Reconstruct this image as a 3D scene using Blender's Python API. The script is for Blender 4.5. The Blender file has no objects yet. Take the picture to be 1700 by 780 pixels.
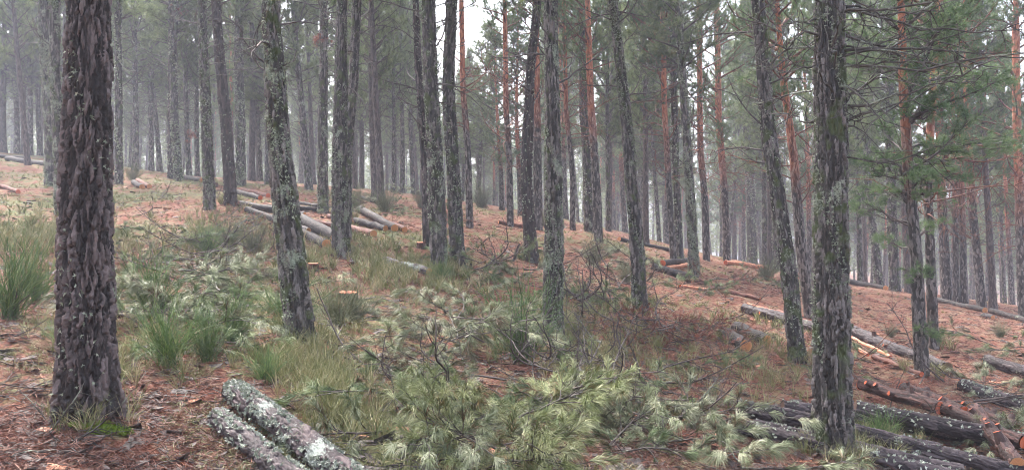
import bpy, math, random
import numpy as np
from mathutils import Vector, Matrix, Euler

# ---------------------------------------------------------------- camera, sky, sun, exposure
S = bpy.context.scene
COL = S.collection
CAM_H = 1.6
FPX = 1472.0          # focal length in photo pixels (photo is 1700 wide)
CX, CY = 850.0, 390.0
cam_d = bpy.data.cameras.new('camera')
cam = bpy.data.objects.new('camera', cam_d)
COL.objects.link(cam)
cam.location = (0, 0, CAM_H)
cam.rotation_euler = (math.radians(90), 0, 0)
cam_d.sensor_width = 36.0
cam_d.lens = 36.0 * FPX / 1700.0
cam_d.clip_start = 0.05
cam_d.clip_end = 2000
S.camera = cam

SUN_EL, SUN_AZ = math.radians(58), math.radians(-35)
world = bpy.data.worlds.new('World')
S.world = world
world.use_nodes = True
wn, wl = world.node_tree.nodes, world.node_tree.links
wn.clear()
sky = wn.new('ShaderNodeTexSky')
sky.sky_type = 'NISHITA'
sky.sun_disc = False
sky.sun_elevation = SUN_EL
sky.sun_rotation = SUN_AZ
sky.dust_density = 6.0
sky.air_density = 1.0
hsv = wn.new('ShaderNodeHueSaturation')
hsv.inputs['Saturation'].default_value = 0.58
bg = wn.new('ShaderNodeBackground')
bg.inputs['Strength'].default_value = 0.115
wo = wn.new('ShaderNodeOutputWorld')
wl.new(sky.outputs[0], hsv.inputs['Color'])
wl.new(hsv.outputs[0], bg.inputs['Color'])
wl.new(bg.outputs[0], wo.inputs['Surface'])

sun_d = bpy.data.lights.new('sun', 'SUN')
sun_d.energy = 1.5
sun_d.angle = math.radians(12)
sun_d.color = (1.0, 0.97, 0.93)
sun = bpy.data.objects.new('sun', sun_d)
COL.objects.link(sun)
sun.rotation_euler = (math.radians(90) - SUN_EL, 0, -SUN_AZ + math.pi)

S.view_settings.view_transform = 'Standard'
S.view_settings.look = 'None'
S.view_settings.gamma = 1
S.view_settings.exposure = 2.62
S.render.engine = 'CYCLES'
S.cycles.use_denoising = True
S.cycles.filter_width = 1.0
S.cycles.sample_clamp_indirect = 3.0
S.cycles.max_bounces = 5
S.cycles.diffuse_bounces = 3
S.cycles.glossy_bounces = 1
S.cycles.transmission_bounces = 2
S.cycles.transparent_max_bounces = 4
S.cycles.volume_bounces = 1
S.cycles.use_adaptive_sampling = True
S.cycles.adaptive_threshold = 0.03

rng = np.random.default_rng(7)
random.seed(7)

# ---------------------------------------------------------------- noise helpers
def h3(i, j, k=0):
    i = np.asarray(i, dtype=np.int64); j = np.asarray(j, dtype=np.int64)
    n = (i * 374761393 + j * 668265263 + k * 2147483647 + 1013904223) & 0xffffffff
    n = ((n ^ (n >> 13)) * 1274126177) & 0xffffffff
    n = ((n ^ (n >> 16)) * 2246822519) & 0xffffffff
    n = n ^ (n >> 15)
    return (n & 0xffffff) / float(0xffffff)

def vnoise(x, y, seed=0):
    x = np.asarray(x, float); y = np.asarray(y, float)
    i = np.floor(x).astype(np.int64); j = np.floor(y).astype(np.int64)
    fx = x - i; fy = y - j
    fx = fx * fx * (3 - 2 * fx); fy = fy * fy * (3 - 2 * fy)
    a = h3(i, j, seed); b = h3(i + 1, j, seed); c = h3(i, j + 1, seed); d = h3(i + 1, j + 1, seed)
    return (a * (1 - fx) + b * fx) * (1 - fy) + (c * (1 - fx) + d * fx) * fy

def fbm(x, y, seed=0, o=3):
    t = 0; a = 1; s = 0
    for k in range(o):
        t = t + a * vnoise(x * 2 ** k + 13.7 * k, y * 2 ** k - 7.3 * k, seed + k); s += a; a *= .5
    return t / s

def sstep(a, b, x):
    t = np.clip((x - a) / (b - a), 0, 1)
    return t * t * (3 - 2 * t)

# ---------------------------------------------------------------- terrain
def PW(px, py, D):
    return np.array([(px - CX) / FPX * D, D, CAM_H - (py - CY) / FPX * D])

CTRL = [(147,705,6.2),(497,560,9.6),(1385,757,8.2),(1325,600,13),(1063,512,16),(918,550,12.5),(730,452,16.5),(880,432,18.5),
        (567,427,17),(383,341,23),(100,355,20),(88,307,27),(535,354,24),(985,390,27),(1153,455,24),(1535,620,13.2),
        (850,780,6.0),(1700,790,8.6),(0,790,5.0),(450,780,5.7),(1150,780,7.0),(300,600,7.9),(700,640,8.6),
        (-200,300,27),(-300,700,6.5),(1900,620,16),(1650,560,18),
        (0,252,52),(200,278,52),(400,303,52),(600,315,54),(800,345,52),(1000,378,50),(1200,432,44),(1450,474,40),(1700,510,38),
        (-400,220,55),(2100,560,40),
        (-400,250,110),(0,285,100),(400,330,100),(850,380,100),(1300,450,95),(1700,530,90),(2200,590,90),
        (0,330,190),(850,400,190),(1700,480,190)]
_c = [PW(*c) for c in CTRL]
_c += [np.array(p, float) for p in [(0,0,0),(-5,0,1.1),(5,0,-.9),(0,-12,-.6),(-12,-12,1.6),(12,-12,-2.4),(-14,8,3.0),(14,6,-2.6)]]
_c = np.array(_c)
def _phi(r2):
    return np.where(r2 > 1e-9, 0.5 * r2 * np.log(np.maximum(r2, 1e-9)), 0)
def _warp(x, y):
    # squash distance so that near points get their own detail
    r = np.sqrt(x * x + y * y) + 1e-6
    k = np.log1p(r / 8.0) * 8.0 / r
    return x * k, y * k
_wx, _wy = _warp(_c[:, 0], _c[:, 1])
_n = len(_c)
_A = _phi((_wx[:, None] - _wx[None]) ** 2 + (_wy[:, None] - _wy[None]) ** 2) + np.eye(_n) * 0.6
_Pm = np.c_[np.ones(_n), _wx, _wy]
_M = np.block([[_A, _Pm], [_Pm.T, np.zeros((3, 3))]])
_W = np.linalg.solve(_M, np.r_[_c[:, 2], 0, 0, 0])
def base_z(x, y):
    x = np.atleast_1d(np.asarray(x, float)); y = np.atleast_1d(np.asarray(y, float))
    x = np.clip(x, -110, 110); y = np.clip(y, -25, 190)
    wx, wy = _warp(x, y)
    out = _W[_n] + _W[_n + 1] * wx + _W[_n + 2] * wy
    for k in range(_n):
        out = out + _W[k] * _phi((wx - _wx[k]) ** 2 + (wy - _wy[k]) ** 2)
    return out
MOUNDS = []
def gz(x, y):
    x = np.atleast_1d(np.asarray(x, float)); y = np.atleast_1d(np.asarray(y, float))
    z = base_z(x, y)
    for a_, b_ in MOUNDS:
        z = z + .075 * np.exp(-((x - a_) ** 2 + (y - b_) ** 2) / .09)
    z = z + (fbm(x * .45, y * .45, 3) - .5) * .22 + (fbm(x * 2.1, y * 2.1, 9) - .5) * .10
    return z
def g1(x, y):
    return float(gz(x, y)[0])
_Ds = np.concatenate([np.arange(3.5, 30, .05), np.arange(30, 110, .25)])
def hit(px, py):
    X = (px - CX) / FPX * _Ds
    Z = CAM_H - (py - CY) / FPX * _Ds
    d = Z - gz(X, _Ds)
    k = np.where(d <= 0)[0]
    if len(k) == 0:
        k = [int(np.argmin(d))]
    D = _Ds[k[0]]
    x = (px - CX) / FPX * D
    return np.array([x, D, g1(x, D)])

_m = [hit(*q)[:2] for q in [(497,560),(918,550),(1063,512),(1325,600),(730,452),(760,441),(882,433),(567,427),(1530,622),(1550,578),(383,341)]]
MOUNDS += [tuple(q) for q in _m] + [((147 - CX) / FPX * 6.2, 6.2), ((1385 - CX) / FPX * 8.2, 8.2)]

# ---------------------------------------------------------------- mesh helpers
class MB:
    def __init__(s):
        s.v = []; s.t = []; s.q = []; s.r = []; s.b = []; s.tm = []; s.qm = []; s.n = 0
    def add(s, v, t=None, q=None, r=None, b=None, m=0):
        v = np.asarray(v, float).reshape(-1, 3)
        s.v.append(v)
        if t is not None and len(t):
            s.t.append(np.asarray(t).reshape(-1, 3) + s.n); s.tm.append(np.full(len(s.t[-1]), m))
        if q is not None and len(q):
            s.q.append(np.asarray(q).reshape(-1, 4) + s.n); s.qm.append(np.full(len(s.q[-1]), m))
        s.r.append(np.full(len(v), .5) if r is None else np.broadcast_to(np.asarray(r, float), (len(v),)))
        s.b.append(v if b is None else np.asarray(b, float).reshape(-1, 3))
        s.n += len(v)
        return s
    def mesh(s, name, mats, smooth=True):
        me = bpy.data.meshes.new(name)
        v = np.concatenate(s.v)
        T = np.concatenate(s.t) if s.t else np.zeros((0, 3), int)
        Q = np.concatenate(s.q) if s.q else np.zeros((0, 4), int)
        loops = np.concatenate([T.ravel(), Q.ravel()]).astype(np.int32)
        starts = np.concatenate([np.arange(len(T)) * 3, len(T) * 3 + np.arange(len(Q)) * 4]).astype(np.int32)
        me.vertices.add(len(v)); me.vertices.foreach_set('co', v.astype(np.float32).ravel())
        me.loops.add(len(loops)); me.loops.foreach_set('vertex_index', loops)
        me.polygons.add(len(starts)); me.polygons.foreach_set('loop_start', starts)
        mi = np.concatenate(s.tm + s.qm).astype(np.int32) if (s.tm or s.qm) else None
        if not isinstance(mats, (list, tuple)): mats = [mats]
        for m in mats: me.materials.append(m)
        if mi is not None: me.polygons.foreach_set('material_index', mi)
        me.polygons.foreach_set('use_smooth', np.full(len(starts), smooth))
        a = me.attributes.new('rnd', 'FLOAT', 'POINT')
        a.data.foreach_set('value', np.concatenate(s.r).astype(np.float32))
        a = me.attributes.new('bk', 'FLOAT_VECTOR', 'POINT')
        a.data.foreach_set('vector', np.concatenate(s.b).astype(np.float32).ravel())
        me.update()
        me.validate()
        return me

def obj(name, me, parent=None):
    o = bpy.data.objects.new(name, me)
    COL.objects.link(o)
    if parent is not None: o.parent = parent
    return o
def thing(name, label, cat, loc=(0, 0, 0), group=None, rot=(0, 0, 0)):
    o = bpy.data.objects.new(name, None)
    COL.objects.link(o)
    o.location = loc; o.rotation_euler = rot
    o.empty_display_size = .1
    o['label'] = label; o['category'] = cat
    if group: o['group'] = group
    return o
def copy_thing(src, loc, rot, scale, label, group):
    c = src.copy(); COL.objects.link(c)
    c.location = loc; c.rotation_euler = rot; c.scale = scale
    c['label'] = label
    if group: c['group'] = group
    elif 'group' in c: del c['group']
    for ch in list(src.children):
        d = ch.copy(); COL.objects.link(d); d.parent = c
        for g in list(ch.children):
            e = g.copy(); COL.objects.link(e); e.parent = d
    return c

def norm(a):
    return a / (np.linalg.norm(a, axis=-1, keepdims=True) + 1e-9)

def frames(P):
    P = np.asarray(P, float)
    T = norm(np.gradient(P, axis=0))
    t = T[0]
    ref = np.array([0, 0, 1.]) if abs(t[2]) < .8 else np.array([1., 0, 0])
    U = np.zeros_like(P)
    u = np.cross(ref, t); u /= np.linalg.norm(u)
    for i in range(len(P)):
        u = u - T[i] * np.dot(u, T[i]); u /= (np.linalg.norm(u) + 1e-9)
        U[i] = u
    return T, U, np.cross(T, U)

def tube(mb, P, R, sides=6, r=.5, off=None, tip=False, m=0):
    P = np.asarray(P, float); R = np.broadcast_to(np.asarray(R, float), (len(P),))
    T, U, V = frames(P)
    a = np.arange(sides) * 2 * np.pi / sides
    ca, sa = np.cos(a), np.sin(a)
    ring = P[:, None] + R[:, None, None] * (U[:, None] * ca[None, :, None] + V[:, None] * sa[None, :, None])
    L = np.r_[0, np.cumsum(np.linalg.norm(np.diff(P, axis=0), axis=1))]
    if off is None: off = rng.random(3) * 20
    rm = np.maximum(R, .02)
    bk = np.stack([rm[:, None] * ca[None], rm[:, None] * sa[None], np.repeat(L[:, None], sides, 1)], -1) + off
    n = len(P)
    i = np.arange(n - 1)[:, None] * sides; j = np.arange(sides)[None]; k = (j + 1) % sides
    q = np.stack([i + j, i + k, i + sides + k, i + sides + j], -1).reshape(-1, 4)
    mb.add(ring.reshape(-1, 3), q=q, r=r, b=bk.reshape(-1, 3), m=m)

def bark_plates(TH, SS, R0, cw, ch, seed, warp=.6):
    """cellular bark plates in (angle, length) space -> height 0..1, per-plate random"""
    nc = max(5, int(round(2 * np.pi * R0 / cw)))
    u = TH / (2 * np.pi) * nc
    v = SS / ch
    wn1 = vnoise(np.cos(TH) * 9 * R0 / .2 + 9, SS * 13 + np.sin(TH) * 6 * R0 / .2, seed) - .5
    wn2 = vnoise(np.cos(TH) * 7 * R0 / .2 - 4, SS * 7 - np.sin(TH) * 6 * R0 / .2, seed + 5) - .5
    u = u + wn1 * warp * 2; v = v + wn2 * warp * 2
    iu = np.floor(u).astype(np.int64); iv = np.floor(v).astype(np.int64)
    F1 = np.full(u.shape, 9.); F2 = np.full(u.shape, 9.); C = np.zeros(u.shape); DV = np.zeros(u.shape)
    for a in (-1, 0, 1):
        for b in (-1, 0, 1):
            ci = iu + a; cj = iv + b
            w = np.mod(ci, nc)
            fx = ci + .12 + .76 * h3(w, cj, seed + 1); fy = cj + .12 + .76 * h3(w, cj, seed + 2)
            d = np.abs(u - fx) * .75 + np.abs(v - fy) * .35 + .35 * np.hypot(u - fx, v - fy)
            rr = h3(w, cj, seed + 3)
            near = d < F1
            F2 = np.where(near, F1, np.minimum(F2, d))
            C = np.where(near, rr, C); DV = np.where(near, v - fy, DV)
            F1 = np.where(near, d, F1)
    e = F2 - F1
    plate = sstep(.0, .30, e)
    H = plate * (.25 + .75 * C) + plate * np.clip(-DV, -.6, .6) * .18 + (.30 * vnoise(u * 2.3, v * 5.1, seed + 8) + .22 * vnoise(u * 5.3, v * 13.0, seed + 9)) * (.4 + .6 * plate)
    fn = vnoise(np.cos(TH) * R0 / .045 + 3 + vnoise(TH * 0 + SS * 6, SS * 6, seed) * .8, SS * 1.6 + np.sin(TH) * R0 / .045, seed + 12)
    H = H * (.25 + .75 * sstep(.0, .16, np.abs(fn - .5)))
    return H, C

def hero_trunk(mb, P, R, R0, step_a, step_l, depth, cw, ch, seed, flare=.3, off=None, lobes=True, cap=False):
    """trunk or log with real bark plates. P,R polyline; resampled every step_l"""
    P = np.asarray(P, float); R = np.asarray(R, float)
    L = np.r_[0, np.cumsum(np.linalg.norm(np.diff(P, axis=0), axis=1))]
    n = max(8, int(L[-1] / step_l))
    s = np.linspace(0, L[-1], n)
    PP = np.stack([np.interp(s, L, P[:, k]) for k in range(3)], 1)
    # smooth the polyline a little
    w = max(3, int(.3 / step_l))
    if n > 3 * w:
        ker = np.ones(w) / w
        for k in range(3):
            pad = np.r_[PP[0, k] * 2 - PP[1:w + 1, k][::-1], PP[:, k], PP[-1, k] * 2 - PP[-w - 1:-1, k][::-1]]
            PP[:, k] = np.convolve(np.convolve(pad, ker, 'same'), ker, 'same')[w:-w]
    RR = np.interp(s, L, R)
    sides = max(14, int(2 * np.pi * R0 / step_a))
    T, U, V = frames(PP)
    a = np.arange(sides) * 2 * np.pi / sides
    TH, SS = np.meshgrid(a, s)
    H, C = bark_plates(TH, SS, R0, cw, ch, seed)
    dep = min(depth, .21 * R0) * np.clip(RR / R0, .35, 1.2)[:, None]
    wob = (vnoise(np.cos(TH) * 1.3 + 5, SS * 1.1 + np.sin(TH) * 1.3, seed + 20) - .5) * .16
    RD = RR[:, None] * (1 + wob)
    if flare:
        lob = (.55 + .9 * vnoise(np.cos(TH) * 1.6 + 3, np.sin(TH) * 1.6 + 8, seed + 30)) if lobes else 1
        RD = RD * (1 + flare * lob * np.exp(-SS / .22))
    RD = RD + dep * (H - .85)
    pos = PP[:, None] + RD[..., None] * (U[:, None] * np.cos(TH)[..., None] + V[:, None] * np.sin(TH)[..., None])
    if off is None: off = rng.random(3) * 20
    bk = np.stack([R0 * np.cos(TH), R0 * np.sin(TH), SS], -1) + off
    i = np.arange(n - 1)[:, None] * sides; j = np.arange(sides)[None]; k = (j + 1) % sides
    q = np.stack([i + j, i + k, i + sides + k, i + sides + j], -1).reshape(-1, 4)
    mb.add(pos.reshape(-1, 3), q=q, r=C.ravel(), b=bk.reshape(-1, 3))
    return pos, PP, RR, U, V

def perp(D):
    r = rng.normal(size=D.shape)
    return norm(np.cross(D, r))

def tufts(mb, P, D, n, L, w, spread, droop=0., seg=1, shoot=.05, m=0, rbase=None, flat=0.):
    """needle tufts at P pointing to D, n needles each"""
    P = np.asarray(P, float); D = norm(np.asarray(D, float))
    N = len(P)
    if N == 0: return
    clump = rng.random(N) if rbase is None else np.asarray(rbase)
    P_ = np.repeat(P, n, 0); D_ = np.repeat(D, n, 0); c = np.repeat(clump, n)
    M = len(P_)
    ph = spread * np.sqrt(rng.random(M))[:, None]
    d = norm(D_ * np.cos(ph) + perp(D_) * np.sin(ph))
    d[:, 2] *= (1 - flat); d = norm(d)
    b = P_ - D_ * (rng.random(M)[:, None] * shoot)
    Ln = (L * (.7 + .45 * rng.random(M)))[:, None]
    s = perp(d) * (w / 2)
    r = np.clip(c * .7 + rng.random(M) * .3, 0, 1)
    if seg == 1:
        tip = b + d * Ln; tip[:, 2] -= droop * Ln[:, 0] * .5
        v = np.stack([b - s, b + s, tip], 1).reshape(-1, 3)
        mb.add(v, t=np.arange(M * 3).reshape(-1, 3), r=np.repeat(r, 3), m=m)
    else:
        mid = b + d * Ln * .5
        d2 = d.copy(); d2[:, 2] -= droop * (.4 + .8 * rng.random(M)); d2 = norm(d2)
        tip = mid + d2 * Ln * .5
        v = np.stack([b - s * .8, b + s * .8, mid - s, mid + s, tip], 1).reshape(-1, 3)
        o = np.arange(M)[:, None] * 5
        mb.add(v, q=(o + np.array([0, 1, 3, 2])), t=(o + np.array([2, 3, 4])), r=np.repeat(r, 5), m=m)

def curve(p0, d0, L, n=6, bend=.25, up=0., wob=.12):
    """a natural branch curve"""
    p = np.array(p0, float); d = np.array(d0, float); d /= np.linalg.norm(d)
    out = [p.copy()]
    ax = rng.normal(size=3) * bend
    for i in range(n):
        d = d + ax / n + np.array([0, 0, up / n]) + rng.normal(size=3) * wob / n ** .5
        d /= np.linalg.norm(d)
        p = p + d * L / n
        out.append(p.copy())
    return np.array(out)

# ---------------------------------------------------------------- materials
def mat(name):
    m = bpy.data.materials.new(name); m.use_nodes = True
    nt = m.node_tree
    for n in list(nt.nodes): nt.nodes.remove(n)
    out = nt.nodes.new('ShaderNodeOutputMaterial')
    b = nt.nodes.new('ShaderNodeBsdfPrincipled')
    nt.links.new(b.outputs[0], out.inputs[0])
    return m, nt, b
def N(nt, t, **kw):
    n = nt.nodes.new(t)
    for k, v in kw.items():
        if k in n.inputs: n.inputs[k].default_value = v
        else: setattr(n, k, v)
    return n
def ramp(nt, src, stops, interp='LINEAR'):
    n = nt.nodes.new('ShaderNodeValToRGB')
    n.color_ramp.interpolation = interp
    e = n.color_ramp.elements
    while len(e) < len(stops): e.new(.5)
    for k, (p, c) in enumerate(stops):
        e[k].position = p; e[k].color = (*c, 1) if len(c) == 3 else c
    nt.links.new(src, n.inputs[0])
    return n
def mix(nt, f, a, b, t='MIX'):
    n = nt.nodes.new('ShaderNodeMix'); n.data_type = 'RGBA'; n.blend_type = t
    for s, v in ((0, f), (6, a), (7, b)):
        if hasattr(v, 'links') or hasattr(v, 'is_linked'): nt.links.new(v, n.inputs[s])
        elif s == 0: n.inputs[0].default_value = v
        else: n.inputs[s].default_value = (*v, 1)
    return n.outputs[2]
def math_n(nt, op, a, b=None, clamp=False):
    n = nt.nodes.new('ShaderNodeMath'); n.operation = op; n.use_clamp = clamp
    for s, v in ((0, a), (1, b)):
        if v is None: continue
        if hasattr(v, 'is_linked'): nt.links.new(v, n.inputs[s])
        else: n.inputs[s].default_value = v
    return n.outputs[0]
def bark_mat(name, lichen=.5, tones=((.028,.023,.022),(.085,.066,.062),(.20,.15,.145)), orange=None, mossy=0., wet=.66,
             lich_col=((.20,.23,.16),(.40,.43,.33)), hero=False):
    m, nt, b = mat(name)
    at = N(nt, 'ShaderNodeAttribute', attribute_name='bk')
    mp = N(nt, 'ShaderNodeMapping'); mp.inputs['Scale'].default_value = (1, 1, .4)
    nt.links.new(at.outputs['Vector'], mp.inputs[0])
    vo = N(nt, 'ShaderNodeTexVoronoi', Scale=24.0); nt.links.new(mp.outputs[0], vo.inputs['Vector'])
    no = N(nt, 'ShaderNodeTexNoise', Scale=60.0, Detail=4.0, Roughness=.7); nt.links.new(mp.outputs[0], no.inputs['Vector'])
    if hero:
        ra = N(nt, 'ShaderNodeAttribute', attribute_name='rnd')
        cell = ra.outputs['Fac']
    else:
        sp = N(nt, 'ShaderNodeSeparateColor'); nt.links.new(vo.outputs['Color'], sp.inputs[0]); cell = sp.outputs[0]
    f = math_n(nt, 'ADD', math_n(nt, 'MULTIPLY', cell, .62), math_n(nt, 'MULTIPLY', math_n(nt, 'SUBTRACT', no.outputs[0], .22), .68))
    base = ramp(nt, f, [(0.05, tones[0]), (.5, tones[1]), (.95, tones[2])]).outputs[0]
    if orange:
        sz = N(nt, 'ShaderNodeSeparateXYZ'); nt.links.new(at.outputs['Vector'], sz.inputs[0])
        n2 = N(nt, 'ShaderNodeTexNoise', Scale=3.0, Detail=3.0); nt.links.new(at.outputs['Vector'], n2.inputs['Vector'])
        hgt = math_n(nt, 'ADD', sz.outputs[2], math_n(nt, 'MULTIPLY', math_n(nt, 'SUBTRACT', n2.outputs[0], .5), 2.6))
        fac = ramp(nt, math_n(nt, 'DIVIDE', math_n(nt, 'SUBTRACT', hgt, orange[0]), orange[1], True), [(0, (0, 0, 0)), (1, (1, 1, 1))]).outputs[0]
        oc = ramp(nt, f, [(.1, (.16,.05,.03)), (.5, (.38,.13,.07)), (.9, (.55,.25,.14))]).outputs[0]
        base = mix(nt, fac, base, oc)
    if mossy:
        n3 = N(nt, 'ShaderNodeTexNoise', Scale=5.0, Detail=4.0); nt.links.new(at.outputs['Vector'], n3.inputs['Vector'])
        mm = ramp(nt, n3.outputs[0], [(.62 - mossy * .3, (0, 0, 0)), (.72 - mossy * .3, (1, 1, 1))]).outputs[0]
        base = mix(nt, mm, base, (.07, .085, .035))
    if lichen > 0:
        n4 = N(nt, 'ShaderNodeTexNoise', Scale=3.2, Detail=3.0, Roughness=.6); nt.links.new(at.outputs['Vector'], n4.inputs['Vector'])
        n5 = N(nt, 'ShaderNodeTexNoise', Scale=45.0, Detail=3.0, Roughness=.65); nt.links.new(at.outputs['Vector'], n5.inputs['Vector'])
        s_ = math_n(nt, 'ADD', math_n(nt, 'MULTIPLY', n4.outputs[0], .68), math_n(nt, 'MULTIPLY', n5.outputs[0], .32))
        th = .66 - lichen * .22
        lm = ramp(nt, s_, [(th, (0, 0, 0)), (th + .07, (1, 1, 1))]).outputs[0]
        n6 = N(nt, 'ShaderNodeTexNoise', Scale=90.0, Detail=2.0); nt.links.new(at.outputs['Vector'], n6.inputs['Vector'])
        lc = ramp(nt, n6.outputs[0], [(.35, lich_col[0]), (.7, lich_col[1])]).outputs[0]
        base = mix(nt, math_n(nt, 'MULTIPLY', lm, .85), base, lc)
    nt.links.new(base, b.inputs['Base Color'])
    b.inputs['Roughness'].default_value = wet
    b.inputs['Specular IOR Level'].default_value = .28
    bu = N(nt, 'ShaderNodeBump', Strength=.8 if not hero else .9, Distance=.02 if not hero else .010)
    if hero:
        nt.links.new(no.outputs[0], bu.inputs['Height'])
    else:
        ve = N(nt, 'ShaderNodeTexVoronoi', Scale=24.0, feature='DISTANCE_TO_EDGE'); nt.links.new(mp.outputs[0], ve.inputs['Vector'])
        hh = math_n(nt, 'ADD', math_n(nt, 'MINIMUM', ve.outputs['Distance'], .25), math_n(nt, 'MULTIPLY', no.outputs[0], .2))
        nt.links.new(hh, bu.inputs['Height'])
    nt.links.new(bu.outputs[0], b.inputs['Normal'])
    return m

def leaf_mat(name, a, c, b3=None, rough=.55, trans=0., brown=None):
    m, nt, b = mat(name)
    ra = N(nt, 'ShaderNodeAttribute', attribute_name='rnd')
    stops = [(0, a), (1, c)] if b3 is None else [(0, a), (.6, c), (1, b3)]
    if brown: stops = [(0, brown), (.13, brown), (.2, a), (.6, c), (1, b3)]
    co = ramp(nt, ra.outputs['Fac'], stops).outputs[0]
    oi = N(nt, 'ShaderNodeObjectInfo')
    h = N(nt, 'ShaderNodeHueSaturation')
    nt.links.new(co, h.inputs['Color'])
    nt.links.new(math_n(nt, 'ADD', math_n(nt, 'MULTIPLY', oi.outputs['Random'], .5), .75), h.inputs['Value'])
    nt.links.new(h.outputs[0], b.inputs['Base Color'])
    b.inputs['Roughness'].default_value = rough
    b.inputs['Specular IOR Level'].default_value = .35
    if trans > 0:
        tr = nt.nodes.new('ShaderNodeBsdfTranslucent'); mx = nt.nodes.new('ShaderNodeMixShader')
        nt.links.new(h.outputs[0], tr.inputs[0]); mx.inputs[0].default_value = trans
        nt.links.new(b.outputs[0], mx.inputs[1]); nt.links.new(tr.outputs[0], mx.inputs[2])
        nt.links.new(mx.outputs[0], [n for n in nt.nodes if n.type == 'OUTPUT_MATERIAL'][0].inputs[0])
    return m

M = {}
grey_t = ((.010,.009,.008), (.060,.051,.047), (.29,.25,.235))
M['hero_dark'] = bark_mat('bark_plated', .15, ((.007,.006,.006), (.044,.034,.032), (.25,.195,.185)), hero=True, mossy=.0)
M['hero_lich'] = bark_mat('bark_plated_lichen', .55, grey_t, hero=True, mossy=.25)
M['hero_mid'] = bark_mat('bark_plated_grey', .38, grey_t, hero=True, mossy=.3)
M['hero_black'] = bark_mat('bark_plated_black', .1, ((.022,.018,.018), (.06,.048,.046), (.14,.105,.1)), hero=True)
M['bark'] = bark_mat('bark_grey', .45, grey_t, mossy=.25)
M['bark_dark'] = bark_mat('bark_dark', .15, ((.03,.025,.024), (.08,.063,.06), (.18,.14,.13)))
M['bark_scots'] = bark_mat('bark_orange_top', .12, grey_t, orange=(2.8, 2.0))
M['limb'] = bark_mat('limb_bark', .4, ((.03,.025,.022), (.08,.064,.057), (.16,.13,.12)))
M['limb_dark'] = bark_mat('limb_dark', .2, ((.035,.028,.026), (.075,.058,.053), (.15,.12,.11)))
M['limb_lich'] = bark_mat('limb_lichen', .5, ((.03,.025,.022), (.07,.058,.05), (.14,.12,.105)))
M['limb_red'] = bark_mat('limb_red', .05, ((.05,.022,.017), (.14,.058,.038), (.30,.14,.09)))
M['log_red'] = bark_mat('log_red_bark', .12, ((.014,.009,.009), (.058,.032,.028), (.17,.085,.07)), hero=True)
M['log_lich'] = bark_mat('log_lichen_bark', .64, ((.018,.013,.015), (.055,.04,.042), (.15,.11,.11)), hero=True,
                         lich_col=((.20,.24,.20), (.46,.49,.45)))
M['log_dark'] = bark_mat('log_dark_bark', .25, ((.012,.009,.010), (.042,.031,.034), (.14,.11,.112)), hero=True)
M['log_far'] = bark_mat('log_bark', .15, ((.010,.008,.008), (.036,.028,.026), (.10,.078,.072)))
M['log_far_red'] = bark_mat('log_red_far', .1, ((.04,.018,.015), (.13,.05,.036), (.26,.12,.085)))
M['needle'] = leaf_mat('pine_needles', (.065,.09,.038), (.17,.215,.095), (.30,.34,.17), .55, .45)
M['needle_scots'] = leaf_mat('scots_needles', (.045,.080,.034), (.105,.160,.068), (.19,.25,.12), .55, .4)
M['needle_grey'] = leaf_mat('cut_needles_grey_green', (.045,.062,.026), (.215,.245,.13), (.56,.55,.39), .45, 0, (.17,.085,.045))
M['needle_green'] = leaf_mat('cut_needles_green', (.028,.050,.018), (.115,.16,.06), (.30,.34,.17), .45, 0, (.15,.075,.04))
M['needle_yellow'] = leaf_mat('cut_needles_yellow_green', (.07,.095,.03), (.26,.285,.12), (.52,.52,.30), .45, 0, (.20,.13,.05))
M['needle_red'] = leaf_mat('dead_red_needles', (.12,.04,.028), (.25,.085,.055), (.38,.16,.10), .6)
M['broom'] = leaf_mat('broom_stems', (.03,.07,.018), (.085,.155,.038), (.20,.26,.09), .5)
M['broom_dull'] = leaf_mat('broom_dull', (.07,.085,.045), (.14,.155,.085), (.22,.22,.14), .6)
M['grass'] = leaf_mat('grass', (.07,.10,.03), (.22,.215,.09), (.52,.42,.26), .6)
M['moss'] = leaf_mat('moss', (.07,.12,.015), (.20,.29,.03), (.34,.43,.06), .8)
M['litter'] = leaf_mat('litter', (.065,.025,.019), (.21,.078,.053), (.44,.22,.145), .6)
M['lichen'] = leaf_mat('lichen_flakes', (.19,.22,.15), (.34,.37,.27), (.50,.52,.41), .85)
M['lichen_white'] = leaf_mat('lichen_white', (.20,.23,.17), (.40,.43,.35), (.66,.67,.60), .85)

def cut_mat(name, c1, c2, ringc):
    m, nt, b = mat(name)
    at = N(nt, 'ShaderNodeAttribute', attribute_name='bk')
    ln = N(nt, 'ShaderNodeVectorMath', operation='LENGTH'); nt.links.new(at.outputs['Vector'], ln.inputs[0])
    no = N(nt, 'ShaderNodeTexNoise', Scale=9.0, Detail=3.0); nt.links.new(at.outputs['Vector'], no.inputs['Vector'])
    d = math_n(nt, 'ADD', ln.outputs['Value'], math_n(nt, 'MULTIPLY', no.outputs[0], .02))
    w = math_n(nt, 'SINE', math_n(nt, 'MULTIPLY', d, 480.0))
    c = ramp(nt, d, [(.0, c2), (.07, c2), (.10, c1), (.3, c1)]).outputs[0]
    c = mix(nt, math_n(nt, 'MULTIPLY', math_n(nt, 'ADD', math_n(nt, 'MULTIPLY', w, .5), .5), .6), c, ringc)
    nt.links.new(c, b.inputs['Base Color']); b.inputs['Roughness'].default_value = .65
    return m
M['cut'] = cut_mat('cut_wood_orange', (.74,.41,.19), (.58,.25,.10), (.40,.17,.07))
M['cut_dark'] = cut_mat('cut_wood_weathered', (.16,.10,.07), (.10,.055,.04), (.08,.05,.035))
M['cut_red'] = cut_mat('cut_wood_red', (.75,.24,.10), (.55,.12,.05), (.45,.10,.04))
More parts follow.
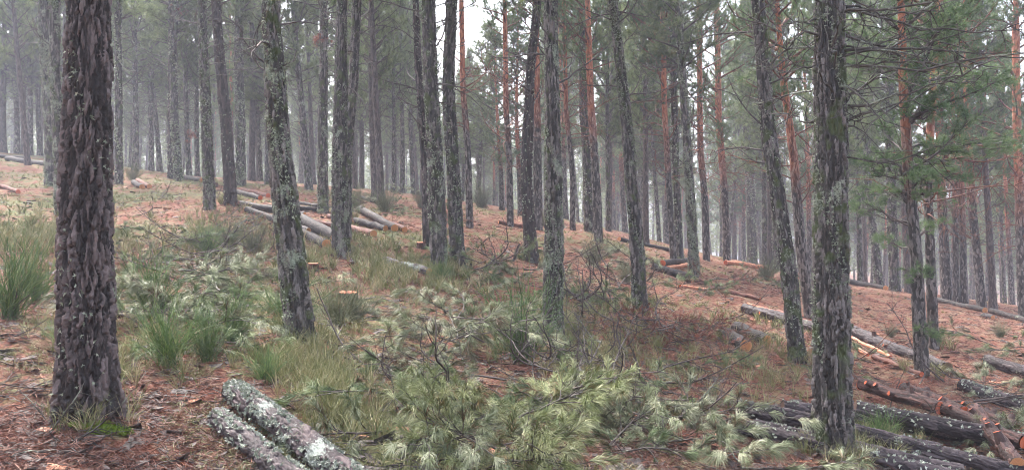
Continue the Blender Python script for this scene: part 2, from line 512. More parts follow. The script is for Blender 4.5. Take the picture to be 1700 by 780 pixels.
m_, nt, b = mat('peeled_wood')
at = N(nt, 'ShaderNodeAttribute', attribute_name='bk'); no = N(nt, 'ShaderNodeTexNoise', Scale=12.0, Detail=4.0)
nt.links.new(at.outputs['Vector'], no.inputs['Vector'])
nt.links.new(ramp(nt, no.outputs[0], [(.3, (.30,.10,.055)), (.55, (.47,.19,.10)), (.75, (.60,.33,.20))]).outputs[0], b.inputs['Base Color'])
b.inputs['Roughness'].default_value = .6
M['peeled'] = m_

# ---------------------------------------------------------------- ground sheet
def ground_mat():
    m, nt, b = mat('forest_floor')
    at = N(nt, 'ShaderNodeAttribute', attribute_name='rnd')
    tc = N(nt, 'ShaderNodeTexCoord')
    def noise(s, d=4.0, r=.6):
        n = N(nt, 'ShaderNodeTexNoise', Scale=s, Detail=d, Roughness=r); nt.links.new(tc.outputs['Object'], n.inputs['Vector']); return n.outputs[0]
    n1, n2, n3, n4 = noise(1.1), noise(6.5), noise(38.0, 5.0, .75), noise(2.7)
    red = ramp(nt, n3, [(.25, (.060,.025,.020)), (.5, (.185,.068,.046)), (.78, (.34,.165,.115))]).outputs[0]
    tan = ramp(nt, n3, [(.25, (.11,.085,.055)), (.5, (.25,.20,.125)), (.75, (.42,.35,.25))]).outputs[0]
    grn = ramp(nt, n3, [(.25, (.045,.06,.024)), (.5, (.125,.145,.062)), (.75, (.25,.26,.14))]).outputs[0]
    f1 = math_n(nt, 'ADD', math_n(nt, 'MULTIPLY', n1, .5), math_n(nt, 'MULTIPLY', n2, .5))
    g = math_n(nt, 'ADD', f1, math_n(nt, 'MULTIPLY', math_n(nt, 'SUBTRACT', at.outputs['Fac'], .5), .34))
    fg = ramp(nt, g, [(.53, (0,0,0)), (.66, (1,1,1))]).outputs[0]
    ft = ramp(nt, math_n(nt, 'ADD', math_n(nt, 'MULTIPLY', n4, .5), math_n(nt, 'MULTIPLY', n2, .5)), [(.46, (0,0,0)), (.62, (.8,.8,.8))]).outputs[0]
    c = mix(nt, fg, mix(nt, ft, red, tan), grn)
    n5, n6 = noise(3.7), noise(15.0, 4.0, .7)
    fd = ramp(nt, math_n(nt, 'ADD', math_n(nt, 'MULTIPLY', n5, .4), math_n(nt, 'MULTIPLY', n6, .6)), [(.52, (0,0,0)), (.60, (.75,.75,.75))]).outputs[0]
    c = mix(nt, fd, c, (.045, .030, .024))
    nt.links.new(c, b.inputs['Base Color'])
    b.inputs['Roughness'].default_value = .9
    b.inputs['Specular IOR Level'].default_value = .15
    bu = N(nt, 'ShaderNodeBump', Strength=.9, Distance=.05)
    nt.links.new(math_n(nt, 'ADD', n3, math_n(nt, 'MULTIPLY', n2, 1.5)), bu.inputs['Height'])
    nt.links.new(bu.outputs[0], b.inputs['Normal'])
    return m
def green_bias(x, y):
    g = fbm(x * .35 + 4, y * .35, 40) 
    px = CX + FPX * x / np.maximum(y, 2.)
    g = g + .10 * sstep(700, 200, px) * sstep(8, 13, y) - .30 * sstep(1150, 1500, px) * sstep(8, 14, y) * sstep(60, 30, y)
    g = g + .07 * sstep(1250, 1050, px)
    g = g - .2 * sstep(600, 300, px) * sstep(8.5, 6.5, y)
    return g
def build_ground():
    ny, nx = 560, 520
    t = np.linspace(0, 1, ny)
    near = 14 * np.arcsinh((t - .12) * 22) / np.arcsinh(22)
    Y = np.sign(t - .12) * 0 + np.sinh((t - .10) * 6.2) / np.sinh(.9 * 6.2) * 395 
    Y = np.where(t < .10, -(np.abs(t - .10) / .10) * 25, Y) 
    Y = 4.2 + np.sinh((t - .2) * 6.4) / np.sinh(.8 * 6.4) * 390
    Y = np.maximum(Y, -40)
    u = np.linspace(-1, 1, nx)
    half = np.clip(np.abs(Y) * 1.0 + 6, 8, 380)
    uu = np.sinh(u * 1.6) / np.sinh(1.6)
    X = uu[None] * half[:, None]
    YY = np.repeat(Y[:, None], nx, 1)
    x = X.ravel(); y = YY.ravel()
    z = gz(x, y)
    nearw = sstep(30, 8, np.hypot(x, y))
    z = z + (fbm(x * 9, y * 9, 77) - .5) * .05 * nearw
    mb = MB()
    i = np.arange(ny - 1)[:, None] * nx; j = np.arange(nx - 1)[None]
    q = np.stack([i + j, i + j + 1, i + nx + j + 1, i + nx + j], -1).reshape(-1, 4)
    mb.add(np.c_[x, y, z], q=q, r=green_bias(x, y))
    o = obj('ground', mb.mesh('ground', ground_mat()))
    o['kind'] = 'structure'
    return float(z.min())
gmin = build_ground()

# ---------------------------------------------------------------- pine builder
def dead_branch(mb, p, d, L, r0=.012, twigs=4, up=.2, bend=.9, tw=.35):
    P = curve(p, d, L, 8, bend, up, .35)
    tube(mb, P, np.linspace(r0, .003, len(P)), 5)
    for _ in range(twigs):
        k = rng.integers(2, 8)
        dd = norm((P[k] - P[k - 1]) + perp((P[k] - P[k - 1])[None])[0] * .10 * (1 + rng.random()) * L)
        Q = curve(P[k], dd, L * tw * (.4 + rng.random()), 4, 1.0, .2, .4)
        tube(mb, Q, np.linspace(r0 * .4, .002, 5), 4)

def crown_on(path, z0, z1, maxL, wood, leaf, step=.45, per=(2, 4), tuft_n=16, nl=.13, nw=.009, rise=.35, density=1., dirf=None, m=0, limb_out=None):
    z = z0
    while z < z1:
        f = (z - z0) / (z1 - z0)
        prof = (.55 + .9 * f * (1 - f) * 2) * (1 - .75 * f ** 2)
        for _ in range(rng.integers(per[0], per[1] + 1)):
            a = rng.random() * 2 * np.pi
            if dirf is not None: a = dirf(z, a)
            L = maxL * prof * (.6 + .55 * rng.random())
            p = path(z + rng.random() * .2)
            d = np.array([np.cos(a), np.sin(a), rise + .5 * f])
            P = curve(p, d, L, 7, .35, .25, .22)
            w = wood
            if limb_out is not None:
                w = MB(); limb_out.append(w)
            tube(w, P, np.linspace(.016 + .012 * L, .005, len(P)), 5)
            nt_ = int((6 + L * 6) * density)
            tp, td = [], []
            for q in range(nt_):
                k = rng.integers(2, 8); fr = rng.random()
                b0 = P[k - 1] * (1 - fr) + P[k] * fr
                dir_ = norm((P[k] - P[k - 1]) * 6 + rng.normal(size=3) * .6 + np.array([0, 0, .3]))
                Q = curve(b0, dir_, (.25 + .45 * rng.random()) * (1.15 - k / 12), 3, .5, .35, .2)
                tube(w, Q, np.linspace(.006, .003, 4), 3)
                tp += [Q[3], Q[2], Q[1] * .5 + Q[2] * .5]
                td += [Q[3] - Q[2], Q[3] - Q[1] + rng.normal(size=3) * .05, Q[2] - Q[1] + rng.normal(size=3) * .08]
            tufts(leaf, tp, td, tuft_n, nl, nw, 1.25, .15, 1, .08, m=m)
        z += step * (.7 + .6 * rng.random())

def make_variant(i, scots):
    H = 11.5 + 3.5 * rng.random()
    r0 = .135 + .05 * rng.random()
    t = thing('pine_tree', 'x', 'pine tree')
    zs = np.arange(0, H + .01, .4)
    k1, k2, p1 = rng.normal() * .012, rng.normal() * .012, rng.random() * 6
    cx = k1 * zs + .05 * np.sin(zs * .55 + p1); cy = k2 * zs + .05 * np.cos(zs * .45 + p1)
    cx -= cx[0]; cy -= cy[0]
    path = lambda z: np.array([np.interp(z, zs, cx), np.interp(z, zs, cy), z])
    R = r0 * (1 - .82 * (zs / H) ** .9) + .01; R[0] *= 1.35
    P = np.c_[cx, cy, zs]; P[0, 2] = -.25
    w = MB(); off = np.array([rng.random() * 20, rng.random() * 20, 0])
    tube(w, P, R, 10, off=off)
    cb = (2.9 + 1.5 * rng.random()) if not scots else (2.9 + 1.2 * rng.random())
    lw = MB(); leaf = MB()
    for _ in range(44 if not scots else 34):
        z = 1.6 + (cb - .6) * rng.random()
        a = rng.random() * 6.28
        dead_branch(lw, path(z), (np.cos(a), np.sin(a), .15 + .3 * rng.random()), .5 + 1.4 * rng.random() * min(1, z / 4), .014, 4)
    crown_on(path, cb, H, 2.7 if not scots else 2.4, lw, leaf, .40, (3, 4), 17 if not scots else 18, .16 if not scots else .12, .019, density=1.15)
    # short broken stubs along the bare trunk
    obj('trunk', w.mesh('trunk', M['bark_scots'] if scots else M['bark' if i % 3 else 'bark_dark']), t)
    obj('branches', lw.mesh('branches', M['limb_red'] if scots and i % 2 else M['limb_dark' if i % 2 else 'limb']), t)
    obj('crown', leaf.mesh('crown', M['needle_scots'] if scots and i % 2 else M['needle'], False), t)
    t['r0'] = r0; t['lx'] = float(cx[5] - cx[0]) / 2.0
    return t
VAR = [make_variant(i, False) for i in range(7)]
VARS = [make_variant(i, True) for i in range(4)]
used = set()

def put_variant(src_list, pos, dia, lean, label, group, hs=1.):
    k = int(rng.integers(len(src_list)))
    src = src_list[k]
    s = np.clip(dia / 2 / src['r0'], .45, 1.25)
    sz = (.85 + .25 * rng.random()) * hs
    rot = (rng.normal() * .01, math.atan(lean), 0)
    rz = rng.random() * 6.28
    R = (Matrix.Rotation(rot[1], 4, 'Y') @ Matrix.Rotation(rz, 4, 'Z')).to_euler()
    loc = (pos[0], pos[1], pos[2] - .02)
    key = id(src)
    if src.name not in used:
        used.add(src.name)
        src.location = loc; src.rotation_euler = R; src.scale = (s * .7 + .3 * sz, s * .7 + .3 * sz, sz)
        src['label'] = label
        if group: src['group'] = group
        return src
    return copy_thing(src, loc, R, (s * .7 + .3 * sz, s * .7 + .3 * sz, sz), label, group)

# ---- trees seen one by one: path in photo pixels (base first), widths base / at row 0
PLACED = []
def near_tree(pts, w0, w1, kind, label, H=13., lich=0., dead=(1.6, 5.5, 14, 1.2), crown=None, D=None, group=None, extra=None, res=None, limbmat=None, density=1., pads=()):
    b = hit(*pts[0])
    if D is None: D = b[1]
    b = np.array([(pts[0][0] - CX) / FPX * D, D, g1((pts[0][0] - CX) / FPX * D, D)])
    PLACED.append((b[0], b[1]))
    P = []
    for k, (x, y) in enumerate(pts):
        p = PW(x, y, D); P.append(p - b)
    P[0][2] = 0
    P = np.array(P)
    topz = P[-1, 2]
    lean = (P[-1, 0] - P[-2, 0]) / max(P[-1, 2] - P[-2, 2], .1)
    zz = np.arange(.5, max(.6, H - topz), .6)
    if len(zz):
        ex = P[-1, 0] + lean * (1 - np.exp(-zz / 2.5)) * 2.5 + .05 * np.sin(zz)
        P = np.r_[P, np.c_[ex, .06 * np.sin(zz * .7), topz + zz]]
    P = np.r_[[P[0] + (P[0] - P[1]) / np.linalg.norm(P[1] - P[0]) * .25], P]
    z = P[:, 2]
    r0 = w0 / FPX * D / 2; r1 = w1 / FPX * D / 2
    H = max(H, topz + 2)
    R = np.where(z <= topz, np.interp(z, [0, topz], [r0, r1]), np.interp(z, [topz, H + .3], [r1, .02]))
    t = thing('pine_tree', label, 'pine tree', b, group)
    path = lambda q: np.array([np.interp(q, z, P[:, 0]), np.interp(q, z, P[:, 1]), q])
    px = FPX / D * 1024 / 1700        # render pixels per metre
    mname = {'dark': 'hero_dark', 'lich': 'hero_lich', 'mid': 'hero_mid', 'black': 'hero_black', 'scots': 'bark_scots'}[kind]
    seed = int(rng.integers(1000))
    off = np.array([rng.random() * 20, rng.random() * 20, 0])
    mb = MB()
    vis = topz + .6
    kv = np.searchsorted(z, vis)
    # visible lower part with real plates; upper part plainer, same mesh
    step = max(.006, .7 / px)
    zc = np.minimum(z, vis)
    zl = np.linspace(z[0], vis, 24)
    Pl = np.array([path(q) for q in zl]); Rl = np.interp(zl, z, R)
    cw = .029 if D < 9 else .040
    if kind == 'scots':
        pos, *_ = hero_trunk(mb, Pl, Rl, r0, max(step, .02), max(step * 1.5, .03), .012, .07, .13, seed, .22, off)
    else:
        pos, *_ = hero_trunk(mb, Pl, Rl, r0, step, step * 1.4, .040 if D < 9 else .034, cw, .125 if D < 9 else .13, seed, .5 if D < 9 else .35, off)
    zu = np.linspace(vis - .03, z[-1], 16)
    tube(mb, [path(q) for q in zu], np.interp(zu, z, R) * 1.0, 12, off=off + np.array([0, 0, vis]))
    obj('trunk', mb.mesh('trunk', M[mname]), t)
    lm = limbmat or ('limb_red' if kind == 'scots' else ('limb_dark' if kind in ('black', 'dark') else 'limb'))
    # lichen tufts
    if lich > 0:
        n = int(lich * 1500 * min(1.6, (r0 * 2 * (vis)) / 1.2))
        ii = rng.integers(3, pos.shape[0] - 2, n * 4); jj = rng.integers(0, pos.shape[1], n * 4)
        pp = pos[ii, jj]
        ang = jj / pos.shape[1] * 6.28
        dens = fbm(np.cos(ang) * 1.3 + seed, pp[:, 2] * 2.2 + np.sin(ang) * 1.3, seed, 2)
        keep = dens > .54
        pp = pp[keep][:n]; ctr = np.array([path(q) for q in pp[:, 2]])
        nn = norm((pp - ctr) * [1, 1, 0]) + rng.normal(size=pp.shape) * .5
        lb = MB()
        sz = max(.016, 1.1 / px)
        tufts(lb, pp, nn, 6, sz * 1.5, sz * .8, 1.5, .3, 1, 0.0)
        o = obj('lichen', lb.mesh('lichen', M['lichen'], False), t); o['kind'] = 'stuff'
    # dead branches, each its own part
    z0, z1, n, Lm = dead
    for q in range(n):
        zz_ = z0 + (z1 - z0) * rng.random()
        a = rng.random() * 6.28
        br = MB()
        L = Lm * (.35 + .75 * rng.random())
        dead_branch(br, path(zz_), (np.cos(a), .7 * np.sin(a), .05 + .45 * rng.random()), L, .009 + .007 * L, 5)
        obj('branch', br.mesh('branch', M[lm]), t)
    if extra:
        for (y0, x1, y1, sag, rad) in extra:
            zb = CAM_H - (y0 - CY) / FPX * D - b[2]
            p0 = path(zb); p1 = PW(x1, y1, D) - b
            dy = rng.normal() * .5
            tt = np.linspace(0, 1, 9)[:, None]
            Q = p0 * (1 - tt) + p1 * tt
            Q[:, 1] += dy * tt[:, 0]
            Q[:, 2] -= sag * np.sin(tt[:, 0] * np.pi)
            Q[1:] += rng.normal(size=(8, 3)) * .025
            br = MB()
            tube(br, Q, np.linspace(rad, .004, 9), 6)
            L = np.linalg.norm(p1 - p0)
            for _ in range(int(6 + L * 7)):
                k = rng.integers(1, 9)
                dd = norm((Q[k] - Q[k - 1]) + rng.normal(size=3) * .14)
                C = curve(Q[k], dd, .12 + .4 * rng.random(), 4, 1.0, .1, .3)
                tube(br, C, np.linspace(rad * .35 + .001, .002, 5), 4)
            obj('branch', br.mesh('branch', M[lm]), t)
    if crown is None: crown = (max(topz + .4, 4.6) if D < 18 else 5.4, 2.1)
    leaf = MB(); limbs = []
    sc = kind == 'scots'
    crown_on(path, crown[0], z[-1], crown[1], None, leaf, .45, (3, 4), 22, .17 if not sc else .10, .013 if not sc else .010, limb_out=limbs, density=density)
    for (x, y, rx, ry, dy) in pads:
        c = PW(x, y, D + dy) - b
        zb = min(c[2] - .12 - .1 * rng.random(), z[-1] - .3)
        p0 = path(max(zb, 1.0))
        w = MB()
        tt = np.linspace(0, 1, 8)[:, None]
        Q = p0 * (1 - tt) + c * tt; Q[1:-1] += rng.normal(size=(6, 3)) * .04
        tube(w, Q, np.linspace(.022, .006, 8), 5)
        n = int(rx * ry / 26)
        an = rng.random(n) * 6.28; rr = np.sqrt(rng.random(n)); m_ = D / FPX
        tp = c + np.c_[rx * m_ * rr * np.cos(an), rx * m_ * .8 * rr * np.sin(an), ry * m_ * (rng.random(n) - .5) * 1.6 * np.sqrt(np.maximum(.1, 1 - rr ** 2))]
        for q in range(0, n, 3):
            k = rng.integers(3, 8); S_ = Q[k]
            mid = (S_ + tp[q]) / 2 + rng.normal(size=3) * .03
            tube(w, [S_, mid, tp[q]], [.006, .004, .002], 3)
        tufts(leaf, tp, norm(tp - Q[4]) + rng.normal(size=(n, 3)) * .4 + [0, 0, .5], 34, .11, .006, 1.1, .2, 1, .06)
        limbs.append(w)
    for w in limbs[:60]:
        obj('limb', w.mesh('limb', M[lm]), t)
    obj('crown', leaf.mesh('crown', M['needle_scots' if sc else 'needle'], False), t)
    return t

near_tree([(147,705),(143,400),(146,150),(145,0)], 97, 70, 'dark', 'thick plated dark brown pine trunk with bright moss at its foot', 13, .25, dead=(5, 6, 4, 1), D=6.2)
near_tree([(497,560),(485,440),(462,230),(450,0)], 50, 30, 'lich', 'crooked pine covered in pale lichen leaning beside the grey-green brush pile', 12, 1.0, dead=(2.6, 4.8, 10, .8))
near_tree([(1385,757),(1380,500),(1378,250),(1377,0)], 64, 47, 'mid', 'thick pine with lichen-crusted side rising through the heap of dark bark logs', 13, 1.0, dead=(3.0, 5.5, 12, 1.3), D=8.2,
          extra=[(12,1570,18,.02,.018),(30,1560,16,.05,.016),(55,1600,60,.1,.013),(52,1420,48,.0,.012),(75,1520,40,.12,.012),(108,1540,80,.1,.014),(112,1640,120,.12,.014),
                 (185,1560,135,.03,.019),(215,1440,190,.0,.013),(150,1300,95,.1,.013),(75,1250,65,.02,.013),(60,1185,20,.14,.013),(130,1330,60,-.05,.012),(200,1318,178,.06,.015),
                 (185,1545,90,-.05,.018),(210,1600,110,.1,.012),(10,1690,55,.1,.014),(45,1665,100,.1,.012),(20,1290,40,.1,.012),(260,1520,262,.02,.01),(95,1230,110,.12,.010)], limbmat='limb_lich')
near_tree([(918,550),(920,400),(917,200),(914,0)], 35, 22, 'lich', 'straight slim pine coated in pale green lichen beside the green broom bush', 12.5, 1.2, dead=(3.2, 5.5, 14, 1.1))
near_tree([(1063,512),(1055,380),(1038,180),(1017,0)], 26, 15, 'mid', 'slim lichen-flecked pine leaning uphill above the red dead brushwood', 12, .7, dead=(3.5, 6, 14, 1.2))
near_tree([(1325,600),(1308,440),(1275,220),(1258,0)], 30, 20, 'mid', 'leaning pine with furrowed bark beside the two short cut logs', 12, .5, dead=(2.8, 5.5, 16, 1.3))
near_tree([(730,452),(724,300),(715,130),(711,0)], 29, 23, 'mid', 'grey pine with grass at its foot next to the pale lichened log', 13, .6, dead=(3, 6, 16, 1.3))
near_tree([(760,441),(753,300),(744,150),(750,0)], 25, 18, 'mid', 'dark furrowed pine standing close behind the grass-footed grey pine', 13, .3, dead=(2.6, 5.6, 20, 1.1))
near_tree([(882,433),(874,300),(880,120),(893,0)], 23, 13, 'black', 'dark pine with bare curled side branches beside the broken snag', 11.5, .15, dead=(2.6, 5.4, 20, 1.1))
near_tree([(567,427),(563,280),(566,120),(568,0)], 30, 17, 'mid', 'grey scaly pine beside the two orange log ends, dark upper stem', 12.5, .4, dead=(3.2, 5.6, 14, 1.3))
near_tree([(574,400),(576,260),(588,120),(592,0)], 18, 15, 'mid', 'paler pine crossing right behind the scaly one by the orange log ends', 13, .4, dead=(3.4, 5.8, 10, 1.2))
near_tree([(710,412),(706,280),(694,100),(690,0)], 15, 11, 'dark', 'thin dark curved pine just uphill of the pair of grey pines', 12, .2, dead=(2.4, 5.6, 14, 1.3))
near_tree([(383,341),(375,200),(364,90),(358,0)], 21, 16, 'black', 'blackish leaning pine at the top end of the long dark log', 12.5, .1, dead=(3.4, 5.6, 14, 1.0))
near_tree([(348,347),(343,200),(337,80),(335,0)], 20, 15, 'mid', 'straight grey pine next to the blackish leaning one', 12.5, .5, dead=(3, 5.6, 16, 1.3))
near_tree([(400,308),(398,180),(396,80),(398,0)], 18, 14, 'mid', 'grey pine standing behind the cut ends uphill of the long dark log', 12.5, .4, dead=(3, 5.6, 14, 1.3))
near_tree([(536,354),(536,220),(537,120),(538,0)], 18, 12, 'mid', 'pale straight pine behind the stacked logs with bare whorled limbs', 12.5, .3, dead=(2.8, 5.8, 20, 1.4))
near_tree([(88,307),(84,180),(75,80),(72,0)], 25, 16, 'lich', 'lichened pine with wide top behind the thick trunk with moss', 12, .9, dead=(3, 5.6, 16, 1.3))
near_tree([(103,356),(100,250),(90,120),(92,0)], 22, 15, 'lich', 'lichened pine half hidden by the thick trunk with moss', 12, 1., dead=(3, 5.6, 10, 1.0))
near_tree([(297,301),(290,200),(287,90),(292,0)], 14, 11, 'mid', 'grey pine with upswept bare limbs by the dark log on the upper slope', 12.5, .3, dead=(2.4, 6, 22, 1.6))
near_tree([(284,297),(284,180),(285,60),(284,0)], 12, 10, 'dark', 'slim dark pine touching the one with upswept bare limbs', 12.5, .1, dead=(3, 6, 12, 1.4))
near_tree([(197,306),(197,180),(196,80),(196,0)], 13, 11, 'mid', 'pale slim pine just beyond the thick mossy-footed trunk', 12.5, .4, dead=(3, 6, 16, 1.4))
near_tree([(780,378),(777,250),(768,140),(766,0)], 12, 8, 'scots', 'slender reddish pine standing in the rusty debris patch', 8.5, .0, dead=(2.6, 4.6, 16, 1.3), crown=(6.3, 1.0))
near_tree([(847,376),(845,250),(840,180),(838,0)], 12, 7, 'scots', 'reddish pine with whorled bare limbs beside the small red log', 8.6, .0, dead=(2.4, 4.4, 22, 1.5), crown=(4.8, 1.1))
near_tree([(893,382),(892,260),(890,120),(889,0)], 16, 10, 'scots', 'bright orange-barked pine half hidden behind the slim lichen-coated one', 9.2, .0, dead=(3, 5, 12, 1.2), crown=(5.6, 1.3))
near_tree([(951,383),(950,280),(940,190),(936,0)], 10, 6, 'scots', 'thin reddish pine left of the broad grey trunk', 10.5, .0, dead=(2.4, 4.4, 16, 1.3), crown=(4.2, 1.9))
near_tree([(979,386),(974,250),(968,170),(966,0)], 19, 11, 'mid', 'broad straight grey pine touching an orange-topped neighbour', 12.5, .2, dead=(3.5, 6, 12, 1.3))
near_tree([(994,402),(988,280),(980,150),(975,0)], 16, 9, 'scots', 'pine with glowing orange upper trunk pressed against the broad grey one', 11, .0, dead=(2.8, 4.6, 12, 1.4), crown=(4.8, 2.1))
near_tree([(1153,455),(1146,330),(1135,150),(1125,0)], 17, 12, 'lich', 'pine with whitish lichened foot between the felled log bundle and the slope', 12, 1., dead=(2.8, 5.8, 18, 1.4))
near_tree([(1129,431),(1122,280),(1118,120),(1115,0)], 13, 10, 'mid', 'grey pine just uphill of the whitish lichened foot', 12, .2, dead=(2.8, 5.6, 20, 1.6))
near_tree([(1118,431),(1110,300),(1103,180),(1100,0)], 11, 8, 'scots', 'slender rust-coloured pine left of the grey pine above the log bundle', 11, .0, dead=(2.4, 4.8, 20, 1.5), crown=(4.6, 1.9))
near_tree([(1173,432),(1170,330),(1163,250),(1160,0)], 12, 8, 'scots', 'rusty pine with many bare side limbs right of the whitish lichened foot', 11, .0, dead=(2.0, 4.6, 24, 1.3), crown=(4.4, 2.0))
near_tree([(1207,434),(1203,320),(1193,200),(1190,0)], 13, 9, 'scots', 'orange-topped pine behind the reddish peeled log', 11, .0, dead=(2.2, 4.6, 20, 1.4), crown=(4.2, 2.0))
near_tree([(1249,438),(1246,320),(1240,200),(1236,0)], 17, 12, 'mid', 'stout grey pine at the end of the reddish peeled log', 12, .3, dead=(2.8, 5.6, 14, 1.4))
near_tree([(1290,449),(1287,330),(1282,200),(1278,0)], 13, 10, 'mid', 'grey pine above the low green shrub on the slope', 12, .3, dead=(2.8, 5.6, 14, 1.4))
near_tree([(1346,528),(1328,400),(1318,260),(1300,130)], 21, 11, 'scots', 'pine with orange forked top directly behind the leaning furrowed one', 8.5, .0, dead=(2.2, 3.9, 14, 1.4), crown=(4.4, 1.7),
          extra=[(275,1180,240,.06,.022),(275,1375,250,.0,.02),(215,1390,290,-.05,.016),(200,1250,150,-.05,.016),(320,1385,270,.0,.018)])
near_tree([(1530,622),(1522,430),(1508,280),(1500,150)], 24, 15, 'scots', 'orange-topped pine with green boughs growing at the end of the long dark log', 7.5, .0, dead=(1.9, 3.3, 6, .9), crown=(2.6, 1.5), limbmat='limb', density=1.2,
          pads=[(1440,112,75,38,.5),(1545,185,60,28,-.3),(1600,243,85,28,.2),(1672,235,55,28,.8),(1575,130,50,24,.9),(1455,262,48,22,-.6),(1492,318,75,26,0),(1562,292,55,22,-.8),
                (1432,345,36,20,.4),(1480,398,36,18,.5),(1640,130,60,26,.2),(1490,60,60,28,.4),(1520,452,28,22,-.3),(1550,372,34,18,.3),(1545,550,24,26,-.2)])
near_tree([(1550,578),(1545,440),(1540,300),(1548,150)], 18, 12, 'scots', 'pine trunk right behind the orange-topped one on the red slope', 9, .0, dead=(1.9, 3.5, 10, 1.5), crown=(4.6, 1.9),
          extra=[(258,1700,262,.05,.022),(268,1690,258,-.1,.02),(240,1680,235,.05,.02),(272,1640,300,.05,.018),(230,1490,200,.0,.018)])
near_tree([(1630,510),(1622,420),(1613,340),(1605,150)], 15, 11, 'scots', 'tall orange pine standing behind the long fallen trunk with a pale notch', 9.5, .0, dead=(1.6, 4.0, 20, 1.6), crown=(3.6, 2.0),
          pads=[(1640,60,80,32,0),(1560,60,60,26,1),(1690,130,60,30,.5),(1600,25,80,26,.5),(1660,190,55,22,1),(1580,340,45,16,0)])
near_tree([(1700,527),(1695,400),(1688,200),(1686,60)], 17, 12, 'scots', 'orange pine at the low end of the long fallen trunk', 9.5, .0, dead=(1.6, 4.0, 18, 1.6), crown=(3.8, 2.2))
near_tree([(1571,498),(1567,400),(1562,300),(1558,120)], 17, 11, 'scots', 'stout pine at the upper end of the long fallen trunk', 10, .0, dead=(1.6, 4.0, 20, 1.5), crown=(3.4, 2.0))
near_tree([(1486,483),(1482,400),(1478,250),(1476,0)], 17, 12, 'mid', 'stout grey pine on the brow of the red slope', 11.5, .2, dead=(2., 5, 20, 1.7))
near_tree([(1460,476),(1452,400),(1440,300),(1430,150)], 14, 10, 'mid', 'leaning grey pine beside the stout one on the brow of the red slope', 11, .2, dead=(2., 5, 18, 1.6))

def red_clump(t, x, y, rx, ry):
    D = t.location[1]; c = PW(x, y, D) - np.array(t.location); m_ = D / FPX
    n = 26; q = rng.normal(size=(n, 3)) * .5
    P = c + q * [rx * m_, rx * m_, ry * m_]
    mb = MB(); tufts(mb, P, norm(q + [0, 0, -.3]), 26, .13, .009, 1.2, .5, 1, .05)
    for k in range(0, n, 3): tube(mb, [c, (c + P[k]) / 2, P[k]], [.008, .005, .002], 3)
    obj('dead_foliage', mb.mesh('dead_foliage', M['needle_red'], False), t)
for o_ in list(bpy.data.objects):
    if o_.get('label', '').startswith('pale straight pine behind the stacked'): red_clump(o_, 534, 66, 14, 8)
    if o_.get('label', '').startswith('grey pine with upswept'): red_clump(o_, 300, 20, 18, 8); red_clump(o_, 318, 224, 8, 8)
FAR = [(5,251,14,0,0),(28,252,10,-.02,0),(50,252,9,0,0),(38,251,7,0,0),(67,256,9,0,0),(224,284,11,-.02,0),(251,269,8,0,0),(266,277,8,-.07,0),(314,295,8,-.02,0),(328,284,8,0,0),
       (418,291,10,0,0),(433,291,6,-.04,0),(446,306,13,-.02,0),(513,316,11,-.08,0),(521,297,7,-.05,0),(600,312,9,0,0),(590,313,7,-.04,0),(623,330,11,-.03,0),(634,341,9,-.05,0),(668,312,7,0,0),
       (654,308,6,-.02,0),(792,330,9,.03,0),(833,349,9,-.03,1),(864,358,10,-.02,1),(938,360,8,-.02,1),(1010,360,6,0,0),(1038,381,10,-.03,1),(1066,387,13,-.03,0),(1072,405,9,-.02,0),
       (1107,405,9,-.02,1),(1219,428,8,0,0),(1235,434,10,-.01,1),(1270,436,8,-.02,0),(1279,446,10,-.01,0),(1429,472,6,-.02,0),(1436,470,6,-.01,0),(1508,486,10,-.02,0),
       (1588,502,7,-.03,1),(1601,504,8,-.04,1),(1649,514,8,-.05,0),(1668,503,5,-.02,0),(1680,504,8,-.03,1),(160,268,9,0,0),(1395,470,9,0,0),(1368,472,8,-.02,1)]
for (x, y, w, lean, sc) in FAR:
    p = hit(x, y)
    if p[1] > 62: p = np.array([(x - CX) / FPX * 55, 55., g1((x - CX) / FPX * 55, 55.)])
    PLACED.append((p[0], p[1]))
    zone = ['behind the thick mossy-footed trunk', 'above the stacked logs on the upper slope', 'above the pale lichened log', 'behind the felled log bundle', 'on the brow of the red slope'][min(4, int(x // 340))]
    lab = ('thin rusty pine in the hazy middle rows ' if sc else 'thin grey pine in the hazy middle rows ') + zone
    put_variant(VARS if sc else VAR, p, w / FPX * p[1], lean * 1.0, lab, 'hazy middle-row pines ' + zone, .6 if 785 < x < 870 else 1.)

# ---- plantation filling in behind
cnt = 0
cands = []
for gy in np.arange(33, 98, 4.9):
    for gx in np.arange(-75, 75, 4.9):
        x = gx + rng.uniform(-1.5, 1.5); y = gy + rng.uniform(-1.5, 1.5)
        if abs(x) > y * .64 + 3: continue
        if y < 47 and rng.random() < .45: continue
        if min((x - a) ** 2 + (y - b_) ** 2 for a, b_ in PLACED) < 2.6 ** 2: continue
        cands.append((x, y))
for (x, y) in cands:
    px = CX + FPX * x / y
    if 1066 < px < 1092 and y > 60: continue
    hs = .62 if (770 if y > 55 else 745) < px < (870 if y > 55 else 895) else 1.
    sc = rng.random() < (.5 if px > 800 else .04)
    z = g1(x, y)
    side = 'uphill' if px < 560 else ('straight ahead' if px < 1130 else 'downhill')
    band = 'distant' if y < 62 else 'faintest'
    if y < 47:
        lab = ('slim rusty' if sc else 'slim grey') + ' pine among the trees %s filling the near edge of the haze' % side
    else:
        lab = ('slim rusty' if sc else 'slim grey') + ' pine in the %s misty rows %s' % (band, side)
    put_variant(VARS if sc else VAR, (x, y, z), .14 + .14 * rng.random(), rng.normal() * .04 - .01, lab, 'pines in the misty rows ' + side, hs)
    cnt += 1
print('FILL', cnt)

